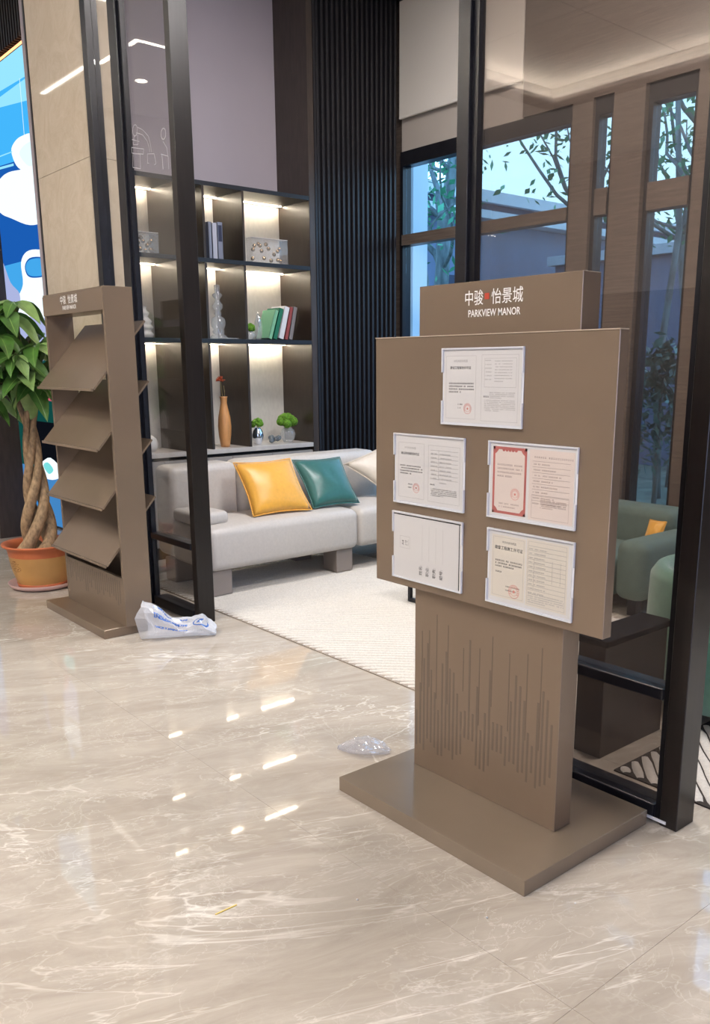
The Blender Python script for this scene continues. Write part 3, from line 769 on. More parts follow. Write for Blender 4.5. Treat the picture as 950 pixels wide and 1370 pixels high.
for ci,c_ in enumerate(clusters):
    out=(c_-CT); out.z=0
    n=7; ph=rnd.uniform(0,6)
    for k in range(n):
        a=ph+2*PI*k/n
        d=Vector((math.cos(a),math.sin(a),rnd.uniform(-.75,-.05)))+out*1.2
        L_=rnd.uniform(.19,.30)
        if c_.y+d.normalized().y*L_>2.36 or c_.x+d.normalized().x*L_>-5.47: continue
        o=bpy.data.objects.new('leaf',LM[0 if rnd.random()<.60 else 1]); COL.objects.link(o); o.parent=pl
        o.matrix_local=Matrix.Translation(-PC)@aimed(c_+d.normalized()*.012,d,L_,rnd.uniform(-.5,.5))

# ================================================================== LIT DISPLAY CABINET
dc = thing('display_cabinet', (-6.42,3.8,0), 'built-in lit shelving with black shelves, pale back and stone counter behind the sofa', 'shelving')
XB, XF = -6.648, -6.203
CY0, CY1 = 2.64, 4.600
part('back_panel', box(-6.660,XB,CY0,CY1,.845,2.875), 'backpanel', dc)
part('base_cabinet', box(-6.655,-6.235,CY0,CY1,.0,.785), 'shelf_wood', dc)
yy=[CY0,3.16,3.549,3.779,4.171,CY1]
for a,b_ in zip(yy,yy[1:]):
    part('drawer_front', box(-6.234,-6.212,a+.002,b_-.002,.10,.780,.001), 'drawer', dc)
part('counter', box(-6.655,-6.200,CY0,CY1-.001,.808,.845,.002), 'counter', dc)
part('shadow_rail', box(-6.655,-6.25,CY0,CY1-.001,.785,.808), 'slatback', dc)
SH=[1.698,2.302,2.856]
for z in SH:
    part('shelf', box(XB+.001,XF+.003,CY0,CY1-.001,z-.016,z+.016), 'shelf_edge', dc)
    s=part('led_strip', box(-6.60,-6.585,CY0+.01,CY1-.012,z-.0195,z-.0165), 'led', dc)
for y in (2.99,3.372,3.600,3.955):
    for a,b_ in ((.846,SH[0]-.017),(SH[0]+.017,SH[1]-.017),(SH[1]+.017,SH[2]-.017)):
        part('divider', box(XB+.001,XF,y-.011,y+.009,a,b_), 'shelf_wood', dc)
part('end_panel', box(XB+.001,XF,CY1-.0005,CY1+.0015,.846,SH[2]-.017), 'shelf_wood', dc)

# ---- things on the shelves
def obj1(name, bm, m, label, cat, smooth=True, group=None):
    o = part(name, bm, m, None, smooth); 
    tag(o,label,cat,group); return o
def centre(o):
    """put the origin of a one-mesh thing at its base"""
    me=o.data; vs=[v.co for v in me.vertices]
    c=Vector(((min(v.x for v in vs)+max(v.x for v in vs))/2,(min(v.y for v in vs)+max(v.y for v in vs))/2,min(v.z for v in vs)))
    me.transform(Matrix.Translation(-c)); o.location=c; return o
S1,S2,SC_=SH[0]+.0165,SH[1]+.0165,.8455
def book(c, d, t, h, m, pm, label, lean=0, group=None, band=None):
    o=thing('book',(c[0],c[1],c[2]),label,'book',group)
    b=box(c[0]-d/2,c[0]+d/2,c[1]-t/2,c[1]-t/2+.003,c[2],c[2]+h); box(c[0]-d/2,c[0]+d/2,c[1]+t/2-.003,c[1]+t/2,c[2],c[2]+h,bm=b); box(c[0]+d/2-.003,c[0]+d/2,c[1]-t/2,c[1]+t/2,c[2],c[2]+h,bm=b)
    part('cover', b, m, o); part('pages', box(c[0]-d/2,c[0]+d/2-.0035,c[1]-t/2+.0032,c[1]+t/2-.0032,c[2]+.003,c[2]+h-.003), pm, o)
    if band: part('spine_label', box(c[0]+d/2,c[0]+d/2+.0006,c[1]-t*.33,c[1]+t*.33,c[2]+h*band[0],c[2]+h*band[1]), band[2], o)
    o.rotation_euler=(-lean,0,0); return o
M['b_grey']=mat('blue_grey_cloth',(.20,.22,.29),.6); M['b_grey2']=mat('pale_grey_cloth',(.42,.43,.50),.6); M['b_green']=mat('light_green_cover',(.20,.47,.28),.5)
M['b_teal']=mat('dark_green_cover',(.012,.16,.085),.5); M['b_white']=mat('white_cover',(.70,.70,.72),.5); M['b_red']=mat('dark_red_cover',(.30,.06,.055),.5); M['b_dgrey']=mat('grey_cover',(.22,.20,.20),.5)
M['label_dark']=mat('dark_label',(.02,.025,.06),.5)
book((-6.42,3.715,S2),.21,.030,.285,'b_grey','paper','thin blue-grey book on the top shelf, left of the labelled one')
book((-6.42,3.756,S2),.21,.045,.28,'b_grey2','paper','pale grey book in the middle of three on the top shelf')
book((-6.42,3.805,S2),.21,.048,.29,'b_grey','paper','blue-grey book with dark spine label on the top shelf, rightmost',band=(.50,.92,'label_dark'))
g='books leaning on the middle shelf'
book((-6.40,4.245,S1+.012),.19,.035,.245,'b_green','paper','light green book in front of the leaning row on the middle shelf',.32,g)
book((-6.40,4.293,S1+.011),.19,.040,.262,'b_teal','paper','dark green book second in the leaning row on the middle shelf',.30,g)
book((-6.40,4.352,S1+.014),.20,.052,.272,'b_white','paper','white book in the middle of the leaning row',.27,g)
book((-6.40,4.405,S1+.008),.20,.034,.275,'b_red','paper','dark red book in the leaning row beside the white one',.24,g)
book((-6.40,4.450,S1+.009),.20,.040,.275,'b_dgrey','paper','grey book at the right end of the leaning row',.22,g)

def acrylic_box(x,y0,y1,z,h,label):
    o=thing('acrylic_block',(x,(y0+y1)/2,z),label,'ornament')
    part('block', box(x-.045,x+.045,y0,y1,z,z+h,.003), 'block', o)
    part('top_edge', box(x-.045,x+.045,y0,y1,z+h+.0003,z+h+.003), 'acrylic_edge', o)
    r=random.Random(5)
    n=15
    for i in range(n):
        u_,v_=((.03,.12),(.08,.78),(.20,.88),(.24,.80),(.30,.55),(.36,.18),(.50,.92),(.54,.70),(.58,.08),(.70,.42),(.80,.15),(.86,.62),(.90,.75),(.93,.12),(.05,.58))[i]
        yy_=y0+.02+(y1-y0-.04)*u_; zz=z+.025+(h-.05)*v_
        part('gold_ball', sphere((x+r.uniform(-.018,.018),yy_,zz),.017,sub=2), 'gold', o, True)
    return o
acrylic_box(-6.36,4.10,4.455,S2,.205,'clear acrylic block with gold balls on the top shelf, right bay')
acrylic_box(-6.36,3.04,3.27,S2,.16,'smaller clear block with gold balls seen through the left glass partition')
gl=thing('glass_ornament',(-6.40,3.805,S1),'tall clear glass ornament of stacked bulbs on the middle shelf','ornament')
P=[(0,0),(.075,0),(.078,.012),(.060,.030),(.040,.042),(.050,.060),(.040,.080),(.055,.10),(.060,.135),(.052,.165),(.022,.185),(.030,.205),(.020,.225),(.042,.25),(.044,.27),(.024,.295),(.016,.315),(.040,.340),(.042,.352),(.018,.368),(.022,.385),(.024,.425),(0,.43)]
part('body', lathe(P,(-6.40,3.805,S1),32), 'clear', gl, True)
part('base_disc', lathe([(0,0),(.082,0),(.082,.010),(0,.010)],(-6.335,3.86,S1),32), 'clear', gl, True)
def moss_vase(name,c,r,h,mr,mc,label,vm='chrome',squash=1):
    o=thing(name,c,label,'vase')
    part('vase', lathe([(0,0),(r*.55,0),(r*.6,.008),(r*.9,h*.3),(r,h*.55),(r*.8,h*.82),(r*.5,h*.95),(r*.55,h)],c,28), vm, o, True)
    b=bmesh.new(); rr=random.Random(int(c[1]*100))
    for i in range(26):
        a=rr.uniform(0,2*PI); e_=rr.uniform(-.3,1.2)
        q=mr*.62
        sphere((c[0]+q*math.cos(a)*math.cos(e_),c[1]+q*1.15*math.sin(a)*math.cos(e_),mc+q*math.sin(e_)*.8),mr*rr.uniform(.30,.45),bm=b,sub=2)
    for v in b.verts: v.co+=Vector(noise.noise_vector(v.co*60))*.006
    part('moss', b, 'moss', o, True)
    return o
moss_vase('moss_vase',(-6.38,4.135,SC_),.052,.14,.060,1.015,'small silver vase with a moss ball on the counter, left one',)
moss_vase('moss_vase',(-6.38,4.45,SC_),.070,.13,.095,1.02,'wider glass vase with a large moss ball on the counter, right one','clear')
moss_vase('moss_vase',(-6.40,4.103,S1),.045,.075,.050,S1+.095,'low glass bowl of moss on the middle shelf','clear')
t_=thing('glass_drop',(-6.40,4.19,S1),'silver teardrop ornament beside the moss bowl on the middle shelf','ornament')
part('drop', lathe([(0,0),(.022,0),(.030,.03),(.036,.09),(.030,.15),(.014,.20),(0,.232)],(-6.40,4.19,S1),24), 'clear', t_, True)
part('mirror_core', lathe([(0,.10),(.012,.12),(.014,.16),(.006,.19),(0,.20)],(-6.385,4.19,S1),16), 'chrome', t_, True)
b=bmesh.new(); rr=random.Random(3)
for i in range(9): sphere((-6.34+rr.uniform(-.02,.02),4.285+rr.uniform(-.045,.045),SC_+.026+rr.uniform(0,.03)),rr.uniform(.016,.026),bm=b,sub=1)
centre(obj1('crystal_cluster', b, mat('grey_blue_crystal',(.16,.19,.21),.12,.3), 'grey crystal cluster on the counter between the two moss vases','ornament',False))
v_=thing('wooden_vase',(-6.36,3.80,SC_),'tall orange wooden vase holding one dried rust-coloured flower','vase')
part('body', lathe([(0,0),(.036,0),(.040,.02),(.052,.10),(.056,.17),(.050,.24),(.034,.32),(.026,.36),(.030,.40),(.034,.412),(.026,.41),(.020,.37)],(-6.36,3.80,SC_),24), 'vasewood', v_, True)
fw=thing('dried_flower',(-6.36,3.80,SC_+.36),'single dried rust flower standing in the wooden vase','flower')
part('flower_stem', tube([(-6.36,3.80,SC_+.34),(-6.37,3.79,SC_+.46),(-6.37,3.785,SC_+.53)],.004,6), 'stem', fw)
part('flower_stem', tube([(-6.362,3.81,SC_+.34),(-6.35,3.805,SC_+.45),(-6.35,3.80,SC_+.50)],.003,6), 'stem', fw)
b=bmesh.new()
for i in range(30):
    a=rr.uniform(0,2*PI); e_=rr.uniform(-.5,1.3); p=Vector((math.cos(a)*math.cos(e_),math.sin(a)*math.cos(e_),math.sin(e_)))
    c_=Vector((-6.37,3.785,SC_+.545)); tube([c_,c_+p*.035*rr.uniform(.7,1.2)],[.007,.003],5,bm=b)
part('flower_head', b, 'flower', fw)
M['ceramic']=mat('white_ceramic',(.72,.70,.67),.35)
rv=lathe([(0,0),(.05,0),(.058,.01)]+[(.060+.010*math.sin(i*1.6)-(.002*i if i>8 else 0),.015+.0135*i) for i in range(16)]+[(.025,.235),(.030,.24)],(-6.42,3.16,S1),28)
centre(obj1('ribbed_vase', rv, 'ceramic','white ribbed ceramic vase on the middle shelf behind the left glass','vase'))
centre(obj1('round_vase', lathe([(0,0),(.055,0),(.075,.03),(.080,.06),(.068,.10),(.035,.125),(.02,.13),(.02,.135),(0,.135)],(-6.40,3.12,SC_),28), 'ceramic','round white ceramic vase on the counter behind the left glass','vase'))

# ================================================================== SOFA AND PILLOWS
so=thing('sofa',(-5.2,3.85,0),'long pale grey leather sofa against the lit shelves, with three pillows','sofa')
def rb(x0,x1,y0,y1,z0,z1,r,crown=0,parent=None,m='sofa',name='seat'):
    b=box(x0,x1,y0,y1,z0,z1,r,4)
    if crown:
        bmesh.ops.subdivide_edges(b,edges=[e for e in b.edges if e.calc_length()>.2],cuts=6,use_grid_fill=True)
        for v in b.verts:
            if v.co.z>z1-.02:
                u=(v.co.x-x0)/(x1-x0); w_=(v.co.y-y0)/(y1-y0); v.co.z+=crown*max(0,math.sin(PI*u))*max(0,math.sin(PI*w_))**.5
    return part(name,b,m,parent,True)
rb(-5.40,-4.86,2.76,4.012,.185,.470,.050,.035,so,name='seat_cushion')
rb(-5.40,-4.86,4.018,5.20,.185,.470,.050,.035,so,name='seat_cushion')
rb(-5.62,-5.36,2.76,3.30,.20,.835,.055,0,so,name='backrest')
rb(-5.62,-5.33,3.306,4.62,.20,.840,.075,0,so,name='backrest')
rb(-5.34,-4.98,2.745,2.985,.474,.562,.032,0,so,name='arm_pad')
for y in (2.79,3.828,4.95):
    part('leg', box(-5.07,-4.905,y-.0,y+.15,.016,.184,.004), 'sofa_leg', so)
    part('leg', box(-5.56,-5.42,y-.0,y+.15,.016,.184,.004), 'sofa_leg', so)
def pillow(corners, th, m, label, name='throw_pillow'):
    """corners bl, br, tr, tl; puffed square with pinched corners"""
    bl_,br_,tr_,tl_=[Vector(c) for c in corners]; base=(bl_+br_)/2
    o=thing(name,base,label,'pillow')
    n=14; nrm=(br_-bl_).cross(tl_-bl_).normalized()
    b=bmesh.new(); G=[]
    for s in (1,-1):
        g_=[]
        for i in range(n+1):
            row=[]
            for j in range(n+1):
                u,v=i/n,j/n
                edge=(s==-1 and (i in (0,n) or j in (0,n)))
                if edge: row.append(G[0][i][j]); continue
                # edges bow inwards slightly
                uu=.5+(u-.5)*(1-.07*math.sin(PI*v)); vv=.5+(v-.5)*(1-.07*math.sin(PI*u))
                p=(bl_*(1-uu)+br_*uu)*(1-vv)+(tl_*(1-uu)+tr_*uu)*vv
                k=(math.sin(PI*u)*math.sin(PI*v))**.45*th/2
                wr=noise.noise(Vector((u*5+th*30,v*5,base.y*7)))*.010*math.sin(PI*u)*math.sin(PI*v)
                row.append(b.verts.new(p+nrm*(s*k+wr)))
            g_.append(row)
        G.append(g_)
    for gi,g_ in enumerate(G):
        for i in range(n):
            for j in range(n):
                f=[g_[i][j],g_[i+1][j],g_[i+1][j+1],g_[i][j+1]]
                if gi: f=f[::-1]
                b.faces.new(f)
    rim=[G[0][i][0].co.copy() for i in range(n+1)]+[G[0][n][j].co.copy() for j in range(1,n+1)]+[G[0][i][n].co.copy() for i in range(n-1,-1,-1)]+[G[0][0][j].co.copy() for j in range(n-1,-1,-1)]
    part('cover', b, m, o, True)
    part('piping', tube(rim,.0045,6), m, o, True)
    return o
pillow([(-4.985,3.175,.500),(-4.955,3.650,.500),(-5.215,3.650,.846),(-5.230,3.180,.846)],.15,'yellow','yellow satin pillow on the sofa, leftmost of the three')
pillow([(-4.99,3.690,.500),(-4.975,4.105,.500),(-5.245,4.135,.820),(-5.245,3.690,.828)],.15,'teal','dark teal satin pillow in the middle of the sofa')
pillow([(-4.99,4.44,.510),(-5.02,4.86,.64),(-5.20,4.66,.93),(-5.24,4.17,.76)],.15,'cream','cream satin pillow tilted onto one corner, right of the teal one')

# ================================================================== RUGS
def rug(name, x0,x1,y0,y1, dirv, step, label, stripes=False):
    o=thing(name,((x0+x1)/2,(y0+y1)/2,0),label,'rug')
    part('backing', box(x0,x1,y0,y1,.0005,.006), 'rug_base' if not stripes else 'rug_dark', o)
    d=Vector(dirv).normalized(); n=Vector((-d.y,d.x)); b=bmesh.new()
    cs=[Vector(c).dot(n) for c in ((x0,y0),(x1,y0),(x0,y1),(x1,y1))]
    s=min(cs); rr=random.Random(2)
    half=step*(.37 if not stripes else .445)
    while s<max(cs):
        # clip the line p = n*s + d*t to the rectangle
        t0,t1=-99,99
        for lo,hi,dc_,nc in ((x0+half*.7,x1-half*.7,d.x,n.x*s),(y0+half*.7,y1-half*.7,d.y,n.y*s)):
            a,b_=(lo-nc)/dc_,(hi-nc)/dc_
            if a>b_: a,b_=b_,a
            t0=max(t0,a); t1=min(t1,b_)
        if t1-t0>.03:
            m_=max(3,int((t1-t0)/(.05 if not stripes else .04))); prev=None
            for i in range(m_+1):
                t=t0+(t1-t0)*i/m_
                wob=(noise.noise(Vector((s*9,t*6,1)))*.25 if not stripes else noise.noise(Vector((s*2,t*5,1)))*.42)*step*.5
                p=n*(s+wob)+d*t
                hw=half*(1+.10*noise.noise(Vector((s*30,t*25,5)))); e_=min(1,min(i,m_-i)/1.0+.35)
                hw*=.55+.45*e_
                q=[]
                for k,(o_,h_) in enumerate(((-1,.005),(-.72,.011),(0,.0145),(.72,.011),(1,.005))):
                    q.append(b.verts.new((p.x+n.x*o_*hw,p.y+n.y*o_*hw,h_ if 0<i<m_ else .005+(h_-.005)*.4)))
                if prev:
                    for k in range(4): b.faces.new((prev[k],prev[k+1],q[k+1],q[k]))
                prev=q
        s+=step
    part('pile', b, 'rug', o, True, kind='stuff')
    return o
rug('ribbed_rug',-5.55,-2.15,2.655,4.40,(1,1),.040,'large white ribbed wool rug under the sofa')
rug('striped_rug',-1.715,.9,2.655,4.4,(1,-1.12),.044,'cream rug with dark wavy diagonal stripes beyond the tinted partition',True)

# ================================================================== OTHER FURNITURE IN THE LOUNGE
ct=thing('coffee_table',(-3.64,4.0,0),'black metal framed coffee table on the white rug, mostly hidden by the certificate board','table')
for x in (-3.986,-3.30):
    for y in (3.712,4.30):
        part('leg', box(x,x+.022,y-.022,y,.016,.40), 'black', ct)
for y in (3.690,4.278): part('floor_bar', box(-3.963,-3.301,y+.001,y+.021,.016,.038), 'black', ct)
part('tabletop', box(-3.995,-3.268,3.68,4.31,.401,.425,.003), 'counter', ct)

tb=thing('low_side_table',(-1.87,3.0,0),'low dark veneer side table seen through the tinted glass','table')
part('end_panel', box(-1.935,-1.812,2.70,3.13,0,.455,.002), 'darkwood', tb)
part('table_top', box(-1.95,-1.80,2.69,3.15,.456,.482,.003), 'matte', tb)

ac=thing('green_armchair',(-1.74,3.63,0),'dark green velvet tub armchair behind the right end of the glass partition','armchair')
def tub(c,r0,r1,z0,z1,a0,a1,dip=.0):
    b=bmesh.new(); n=36; prof=8; rings=[]
    for i in range(n+1):
        a=a0+(a1-a0)*i/n; top=z1-dip*abs(2*i/n-1)**2
        cs=[]
        pts=[(r1,z0),(r1,(z0+top)/2),(r1-.005,top-.05),(r1-.03,top-.01),((r0+r1)/2,top),(r0+.03,top-.01),(r0+.005,top-.05),(r0,z0)]
        rings.append([b.verts.new((c[0]+r*math.cos(a),c[1]+r*math.sin(a),z)) for r,z in pts])
    for p,q in zip(rings,rings[1:]):
        for k in range(7): b.faces.new((p[k],p[k+1],q[k+1],q[k]))
        b.faces.new((p[7],p[0],q[0],q[7]))
    b.faces.new(rings[0]); b.faces.new(rings[-1][::-1])
    bmesh.ops.recalc_face_normals(b,faces=b.faces); return b
part('shell', tub((-1.74,3.63),.30,.41,.08,.64,.97*PI,2.45*PI), 'armgreen', ac, True)
part('seat_cushion', lathe([(0,.10),(.28,.10),(.295,.14),(.298,.36),(.28,.40),(.20,.415),(0,.42)],(-1.74,3.63,0),32), 'armgreen', ac, True)
part('base', lathe([(0,.016),(.24,.016),(.24,.075),(.30,.080),(0,.081)],(-1.74,3.63,0),32), 'black', ac)

gs=thing('sage_sofa',(-3.4,4.9,0),'sage green sofa below the window, dim behind the tinted glass','sofa')
rb(-3.95,-2.98,4.45,5.10,.10,.33,.05,.02,gs,'sofagreen','seat_cushion')
rb(-3.95,-2.98,5.102,5.36,.10,.57,.07,0,gs,'sofagreen','backrest')
rb(-2.975,-2.76,4.45,5.36,.10,.47,.07,0,gs,'sofagreen','armrest')
rb(-4.17,-3.955,4.45,5.36,.10,.47,.07,0,gs,'sofagreen','armrest')
for x in (-4.1,-2.9):
    for y in (4.52,5.22): part('leg', box(x,x+.06,y,y+.06,0,.10), 'black', gs)
pillow([(-3.12,5.00,.36),(-3.00,5.00,.36),(-3.00,5.07,.50),(-3.12,5.07,.50)],.06,'yellow','small yellow pillow on the sage sofa behind the tinted glass')

# ================================================================== PLASTIC BAGS AND BITS ON THE FLOOR
def crumple(name, c, L_, w_, h_, ang, m, label, seed, cat='plastic bag', open_end=True):
    b=bmesh.new(); n=26; k=28; rings=[]; r=random.Random(seed)
    uvs={}
    for i in range(n+1):
        t=i/n; ring=[]
        env=(.86+.14*math.cos(t*7+seed)) if open_end else 1
        fall=1-.50*t**1.3 if open_end else math.sin(PI*min(max(t,.03),.97))**.5
        for j in range(k):
            a=2*PI*j/k
            x=(t-.5)*L_
            q=Vector((x*9+seed,math.cos(a)*1.5,math.sin(a)*1.5))
            cr=1+(.32 if t>.08 else .1)*noise.noise(q)+.34*abs(noise.noise(q*2.7))*(1 if j%2 else .6)*min(1,t*5+.2)
            y=math.cos(a)*w_/2*env*fall*cr; z=max(0,(math.sin(a)*.5+.5)*h_*env*fall*cr)
            if z<.004: z=.0025
            ring.append(b.verts.new((x+.02*noise.noise(q*1.3),y,z)))
        rings.append(ring)
    uvl=b.loops.layers.uv.new('UVMap')
    for i in range(n):
        for j in range(k):
            jj=(j+1)%k; f=b.faces.new((rings[i][j],rings[i][jj],rings[i+1][jj],rings[i+1][j]))
            for lp_,(u,v) in zip(f.loops,((i/n,j/k),(i/n,(j+1)/k),((i+1)/n,(j+1)/k),((i+1)/n,j/k))): lp_[uvl].uv=(u,v)
    b.faces.new(rings[-1])
    if not open_end: b.faces.new(rings[0][::-1])
    bmesh.ops.rotate(b,verts=b.verts,matrix=Matrix.Rotation(ang,3,'Z')); 
    me=bpy.data.meshes.new(name); b.normal_update(); b.to_mesh(me); b.free(); me.materials.append(m)
    o=bpy.data.objects.new(name,me); COL.objects.link(o); o.location=c; tag(o,label,cat); return o
def bag_mesh(name, c, ang, m, label):
    """limp carrier bag lying on its side: wide open mouth at the near end, flattening towards the bottom seam"""
    b=bmesh.new(); n=20; k=18; rings=[]; L_=.40
    for i in range(n+1):
        t=i/n; ring=[]
        w_=(.165-.03*t)*(1+.10*math.sin(t*9)); h_=.135*(1-t)**.8+.050+.030*math.sin(t*8+1)
        if t>.85: h_*=.75
        for j in range(k):
            a=2*PI*j/k
            ca,sa=math.cos(a),math.sin(a)
            q=Vector((t*3.2,ca*1.1,sa*1.1+4))
            d=1+.20*noise.noise(q)*(t*2+.25)+.09*noise.noise(q*3.1)
            y=w_/2*math.copysign(abs(ca)**.8,ca)*d; z=(sa*.5+.5)*h_*d
            x=(t-.5)*L_+.025*noise.noise(q*1.7)+(.03*ca if i==0 else 0)
            ring.append(b.verts.new((x,y,max(z,.002))))
        rings.append(ring)
    uvl=b.loops.layers.uv.new('UVMap')
    for i in range(n):
        for j in range(k):
            jj=(j+1)%k; f=b.faces.new((rings[i][j],rings[i][jj],rings[i+1][jj],rings[i+1][j]))
            for lp_,(u,v) in zip(f.loops,((i/n,j/k),(i/n,(j+1)/k),((i+1)/n,(j+1)/k),((i+1)/n,j/k))): lp_[uvl].uv=(u,v)
    b.faces.new(rings[-1])
    bmesh.ops.rotate(b,verts=b.verts,matrix=Matrix.Rotation(ang,3,'Z'))
    me=bpy.data.meshes.new(name); b.normal_update(); b.to_mesh(me); b.free(); me.materials.append(m)
    o=bpy.data.objects.new(name,me); COL.objects.link(o); o.location=c; tag(o,label,'plastic bag'); return o
def bag_material():
    m=bpy.data.materials.new('printed_white_plastic'); m.use_nodes=True; n,l,p=nodes(m)
    p.inputs['Base Color'].default_value=(.82,.84,.88,1); p.inputs['Roughness'].default_value=.22; p.inputs['Specular IOR Level'].default_value=.8
    uv=n.new('ShaderNodeUVMap'); uv.uv_map='UVMap'
    sx=n.new('ShaderNodeSeparateXYZ'); l.new(uv.outputs[0],sx.inputs[0])
    def mt(op,a,b=None,cl=False):
        x=n.new('ShaderNodeMath'); x.operation=op; x.use_clamp=cl
        for i,v in enumerate((a,b)):
            if v is None: continue
            if isinstance(v,(int,float)): x.inputs[i].default_value=v
            else: l.new(v,x.inputs[i])
        return x.outputs[0]
    # strokes of lettering: dense vertical marks inside two bands round the bag
    wv=n.new('ShaderNodeTexVoronoi'); wv.feature='DISTANCE_TO_EDGE'; wv.inputs['Scale'].default_value=1
    mp=n.new('ShaderNodeMapping'); mp.inputs['Scale'].default_value=(40,34,1); l.new(uv.outputs[0],mp.inputs[0]); l.new(mp.outputs[0],wv.inputs['Vector'])
    stroke=mt('LESS_THAN',wv.outputs['Distance'],.17)
    fv=mt('FRACT',mt('MULTIPLY',sx.outputs['Y'],9.0))
    band=mt('MULTIPLY',mt('GREATER_THAN',fv,.30),mt('LESS_THAN',fv,.72))
    bu=mt('MULTIPLY',mt('MULTIPLY',mt('GREATER_THAN',sx.outputs['X'],.16),mt('GREATER_THAN',sx.outputs['Y'],.28)),mt('MULTIPLY',mt('LESS_THAN',sx.outputs['Y'],.50),mt('LESS_THAN',sx.outputs['X'],.60)))
    ink=mt('MULTIPLY',mt('MULTIPLY',stroke,band),mt('MULTIPLY',bu,1.0))
    du=mt('MULTIPLY',mt('SUBTRACT',sx.outputs['X'],.80),1.0); dv=mt('MULTIPLY',mt('SUBTRACT',sx.outputs['Y'],.37),1.3)
    rr_=mt('SQRT',mt('ADD',mt('MULTIPLY',du,du),mt('MULTIPLY',dv,dv)))
    ring=mt('MULTIPLY',mt('GREATER_THAN',rr_,.095),mt('LESS_THAN',rr_,.115)); core=mt('MULTIPLY',mt('LESS_THAN',mt('ABSOLUTE',du),.035),mt('LESS_THAN',mt('ABSOLUTE',dv),.06))
    ink=mt('ADD',ink,mt('MAXIMUM',ring,core),True)
    mx=n.new('ShaderNodeMix'); mx.data_type='RGBA'; l.new(ink,mx.inputs[0]); mx.inputs[6].default_value=(.82,.84,.88,1); mx.inputs[7].default_value=(.06,.14,.42,1)
    l.new(mx.outputs[2],p.inputs['Base Color'])
    t=n.new('ShaderNodeBsdfTransparent'); t.inputs[0].default_value=(.96,.97,1,1)
    lw=n.new('ShaderNodeLayerWeight'); lw.inputs[0].default_value=.5
    ms=n.new('ShaderNodeMixShader'); 
    l.new(mt('ADD',mt('MULTIPLY',ink,.7),mt('ADD',.34,mt('MULTIPLY',lw.outputs['Facing'],.45)),True),ms.inputs[0]); l.new(t.outputs[0],ms.inputs[1]); l.new(p.outputs[0],ms.inputs[2])
    l.new(ms.outputs[0],n['Material Output'].inputs[0]); return m
bag=bag_mesh('plastic_bag',(-4.325,2.23,.001),math.radians(62),bag_material(),'crumpled translucent white plastic bag with blue print by the partition post')
crumple('plastic_wrap',(-2.475,2.055,.001),.20,.13,.035,math.radians(40),M['wrap'],'small crumpled clear plastic wrap beside the certificate stand base',8,'plastic wrap',False)
centre(obj1('yellow_sliver', box(-1.93,-1.926,1.055,1.125,.0005,.0025), mat('yellow_plastic',(.8,.6,.15),.5),'tiny yellow sliver lying on the marble floor in the foreground','litter',False))
r=random.Random(21)
for (x,y),l in zip(((-1.72,1.40),(-1.42,1.62),(-1.30,1.86),(-1.06,1.30)),('left of the stand base corner','just in front of the stand base corner','along the right edge of the stand base','near the bottom right of the photo')):
    centre(obj1('crumb', sphere((x,y,.003),.0035,sub=1), 'white','tiny white speck on the marble floor, '+l,'debris'))

# ================================================================== OUTSIDE
M['ext_ground']=grain(mat('garden_ground',(.16,.20,.16),.9),nscale=3,amount=.4)
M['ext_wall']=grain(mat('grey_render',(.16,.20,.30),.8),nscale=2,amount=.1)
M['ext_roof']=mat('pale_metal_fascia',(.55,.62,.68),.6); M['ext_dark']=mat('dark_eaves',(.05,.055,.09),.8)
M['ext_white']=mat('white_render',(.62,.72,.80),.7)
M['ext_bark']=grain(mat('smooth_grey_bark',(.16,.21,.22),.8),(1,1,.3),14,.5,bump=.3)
M['ext_leaf']=grain(mat('fresh_leaves',(.09,.42,.24),.6),nscale=4,amount=.4)
struct('ground', box(-26,10,5.9,26,-.15,-.05), 'ext_ground')
centre(obj1('garden_post', box(-6.93,-6.755,6.3,6.5,-.05,5.2), 'ext_white','pale square post outside at the left edge of the window','post',False))
gb=thing('garden_building',(-10.6,11,0),'low grey building with pale flat eaves outside the windows','building')
part('wall', box(-11.2,-10.2,6.3,18,-.05,3.75), 'ext_wall', gb)
part('eaves', box(-11.3,-9.9,6.2,18.2,3.76,3.88), 'ext_roof', gb)
part('roof_band', box(-11.1,-10.1,6.2,18.1,3.885,4.02), 'ext_dark', gb)
part('roof_edge', box(-11.3,-10.0,6.2,18.2,4.025,4.20), 'ext_roof', gb)
for k in range(5): part('window_recess', box(-10.198,-10.18,8.0+k*2,9.0+k*2,1.0,2.9), 'ext_dark', gb)
gw=thing('garden_wall',(-4,12.4,0),'long blue-grey garden wall behind the trees outside','wall')
part('wall', box(-9.6,6,12.2,12.6,-.05,3.1), 'ext_wall', gw); part('coping', box(-9.7,6,12.1,12.7,3.105,3.25), 'ext_roof', gw)
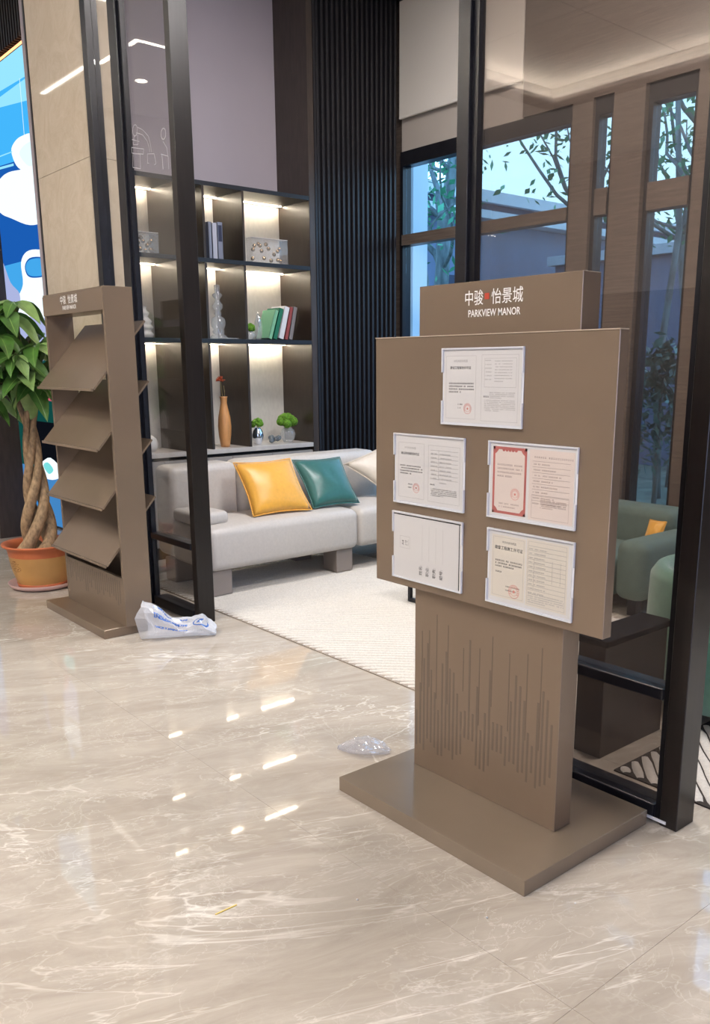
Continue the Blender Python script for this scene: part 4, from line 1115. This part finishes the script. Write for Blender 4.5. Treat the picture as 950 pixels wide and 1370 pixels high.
def tree(base, pts, r0, label, nb, seed, leaves=420, spread=1.0, cz=3.5):
    o=thing('garden_tree',base,label,'tree','trees outside the window')
    P_=[Vector(base)+Vector(p) for p in pts]; n=len(P_)
    part('trunk', tube(P_,[r0*(1-.45*i/(n-1)) for i in range(n)],10), 'ext_bark', o, True)
    b=bmesh.new(); r=random.Random(seed); tips=[]
    for k in range(nb):
        i=r.randrange(n//2,n); p=P_[i]; a=r.uniform(0,2*PI); d=Vector((math.cos(a),math.sin(a)*.6,r.uniform(.3,1.1))).normalized()
        q=[p]; cur=p
        for s in range(6):
            d=(d+Vector((r.uniform(-.4,.4),r.uniform(-.4,.4),r.uniform(-.15,.3)))).normalized(); cur=cur+d*.30*spread; q.append(cur)
            tips.append(cur)
        rr=r0*r.uniform(.22,.45); tube(q,[rr*(1-.75*s/6) for s in range(7)],6,bm=b)
    part('branches', b, 'ext_bark', o, True)
    b=bmesh.new()
    for k in range(leaves):
        c=r.choice(tips)+Vector((r.gauss(0,.22),r.gauss(0,.2),r.gauss(0,.18))); s=r.uniform(.03,.075)
        u=Vector((r.uniform(-1,1),r.uniform(-1,1),r.uniform(-1,1))).normalized(); v=u.cross(Vector((.2,.5,.8))).normalized()
        b.faces.new([b.verts.new(c+u*s),b.verts.new(c+v*s*.5),b.verts.new(c-u*s),b.verts.new(c-v*s*.5)])
    part('foliage', b, 'ext_leaf', o, kind='stuff')
    return o
tree((-8.12,8.0,-.05),[(0,0,0),(-.02,0,1.2),(0,0,2.0),(.08,0,2.7),(.04,.05,3.3),(.17,.05,3.8),(.25,.1,4.6)],.115,'thick twisting grey trunk outside the window, nearest the post',9,1)
tree((-7.38,7.0,-.05),[(0,0,0),(.05,0,1.2),(-.02,0,2.0),(.09,0,2.45),(-.02,0,2.9),(.02,0,3.3),(.05,0,3.8),(0,0,4.6)],.045,'slim pale trunk outside beside the post',6,2,200,.4)
tree((-7.2,9.6,-.05),[(0,0,0),(.05,0,1.5),(.1,0,2.6),(.0,0,3.4),(.15,0,4.3),(.3,0,5.0)],.07,'leafy tree outside the wide window behind the tinted glass',12,3,900,1.3)
tree((-6.0,10.2,-.05),[(0,0,0),(.1,0,1.8),(-.1,0,3.0),(.1,0,4.2),(.1,0,5.0)],.09,'tree with a green crown seen outside beyond the narrow window',12,4,1200,1.3)
tree((-5.1,9.0,-.05),[(0,0,0),(0,0,2),(.06,0,3.2),(.0,0,4.6)],.10,'straight trunk outside the right window',10,5,500,1.2)
tree((-5.6,9.2,-.05),[(0,0,0),(-.1,0,1.5),(.05,0,3.0),(-.1,0,4.6)],.05,'thin bare tree outside the right window',8,6,300,1.2)

M['shrub']=grain(mat('blue_green_shrub',(.10,.24,.22),.5),nscale=6,amount=.5)
for i,(x,y,h,l) in enumerate(((-5.15,6.7,1.25,'leftmost rounded garden shrub below the window line'),(-4.15,6.75,1.75,'tall shrub filling the lower right window outside'),(-3.15,6.7,1.35,'rightmost garden shrub outside the lower windows'))):
    o=thing('garden_shrub',(x,y,-.05),l,'shrub')
    rr=random.Random(40+i); b=bmesh.new()
    for k in range(900):
        a=rr.uniform(0,2*PI); e_=rr.uniform(-.2,1.5); q=rr.uniform(.55,1)
        c=Vector((x+.42*q*math.cos(a)*math.cos(e_),y+.34*q*math.sin(a)*math.cos(e_),.05+h*.5+(h*.5)*q*math.sin(e_)-rr.random()*.2))
        s_=rr.uniform(.03,.07); u=Vector((rr.uniform(-1,1),rr.uniform(-1,1),rr.uniform(-1,1))).normalized(); v=u.cross(Vector((.2,.5,.8))).normalized()
        b.faces.new([b.verts.new(c+u*s_),b.verts.new(c+v*s_*.5),b.verts.new(c-u*s_),b.verts.new(c-v*s_*.5)])
    part('foliage', b, 'shrub', o, kind='stuff')
    part('stem', tube([(x,y,-.05),(x+.02,y,.4),(x,y+.02,h*.8)],[.03,.022,.01],8), 'ext_bark', o, True)

# ================================================================== REMAINING LIGHT FITTINGS
for i,(x,y,l) in enumerate(((-9.742,.0,'round recessed downlight in the far left soffit'),)):
    o=lathe([(0,CZ-.004),(.045,CZ-.004),(.06,CZ-.006),(.06,CZ-.001)],(x,y,0),24); centre(obj1('downlight', o, 'downlight', l,'downlight'))
ls=thing('linear_light',(-9.3,.6,CZ),'thin L-shaped linear light let into the left soffit','ceiling light')
part('light_strip', box(-10.9,-8.60,.57,.61,CZ-.006,CZ-.001), 'downlight', ls)
part('light_strip', box(-8.64,-8.60,-1.2,.565,CZ-.006,CZ-.001), 'downlight', ls)
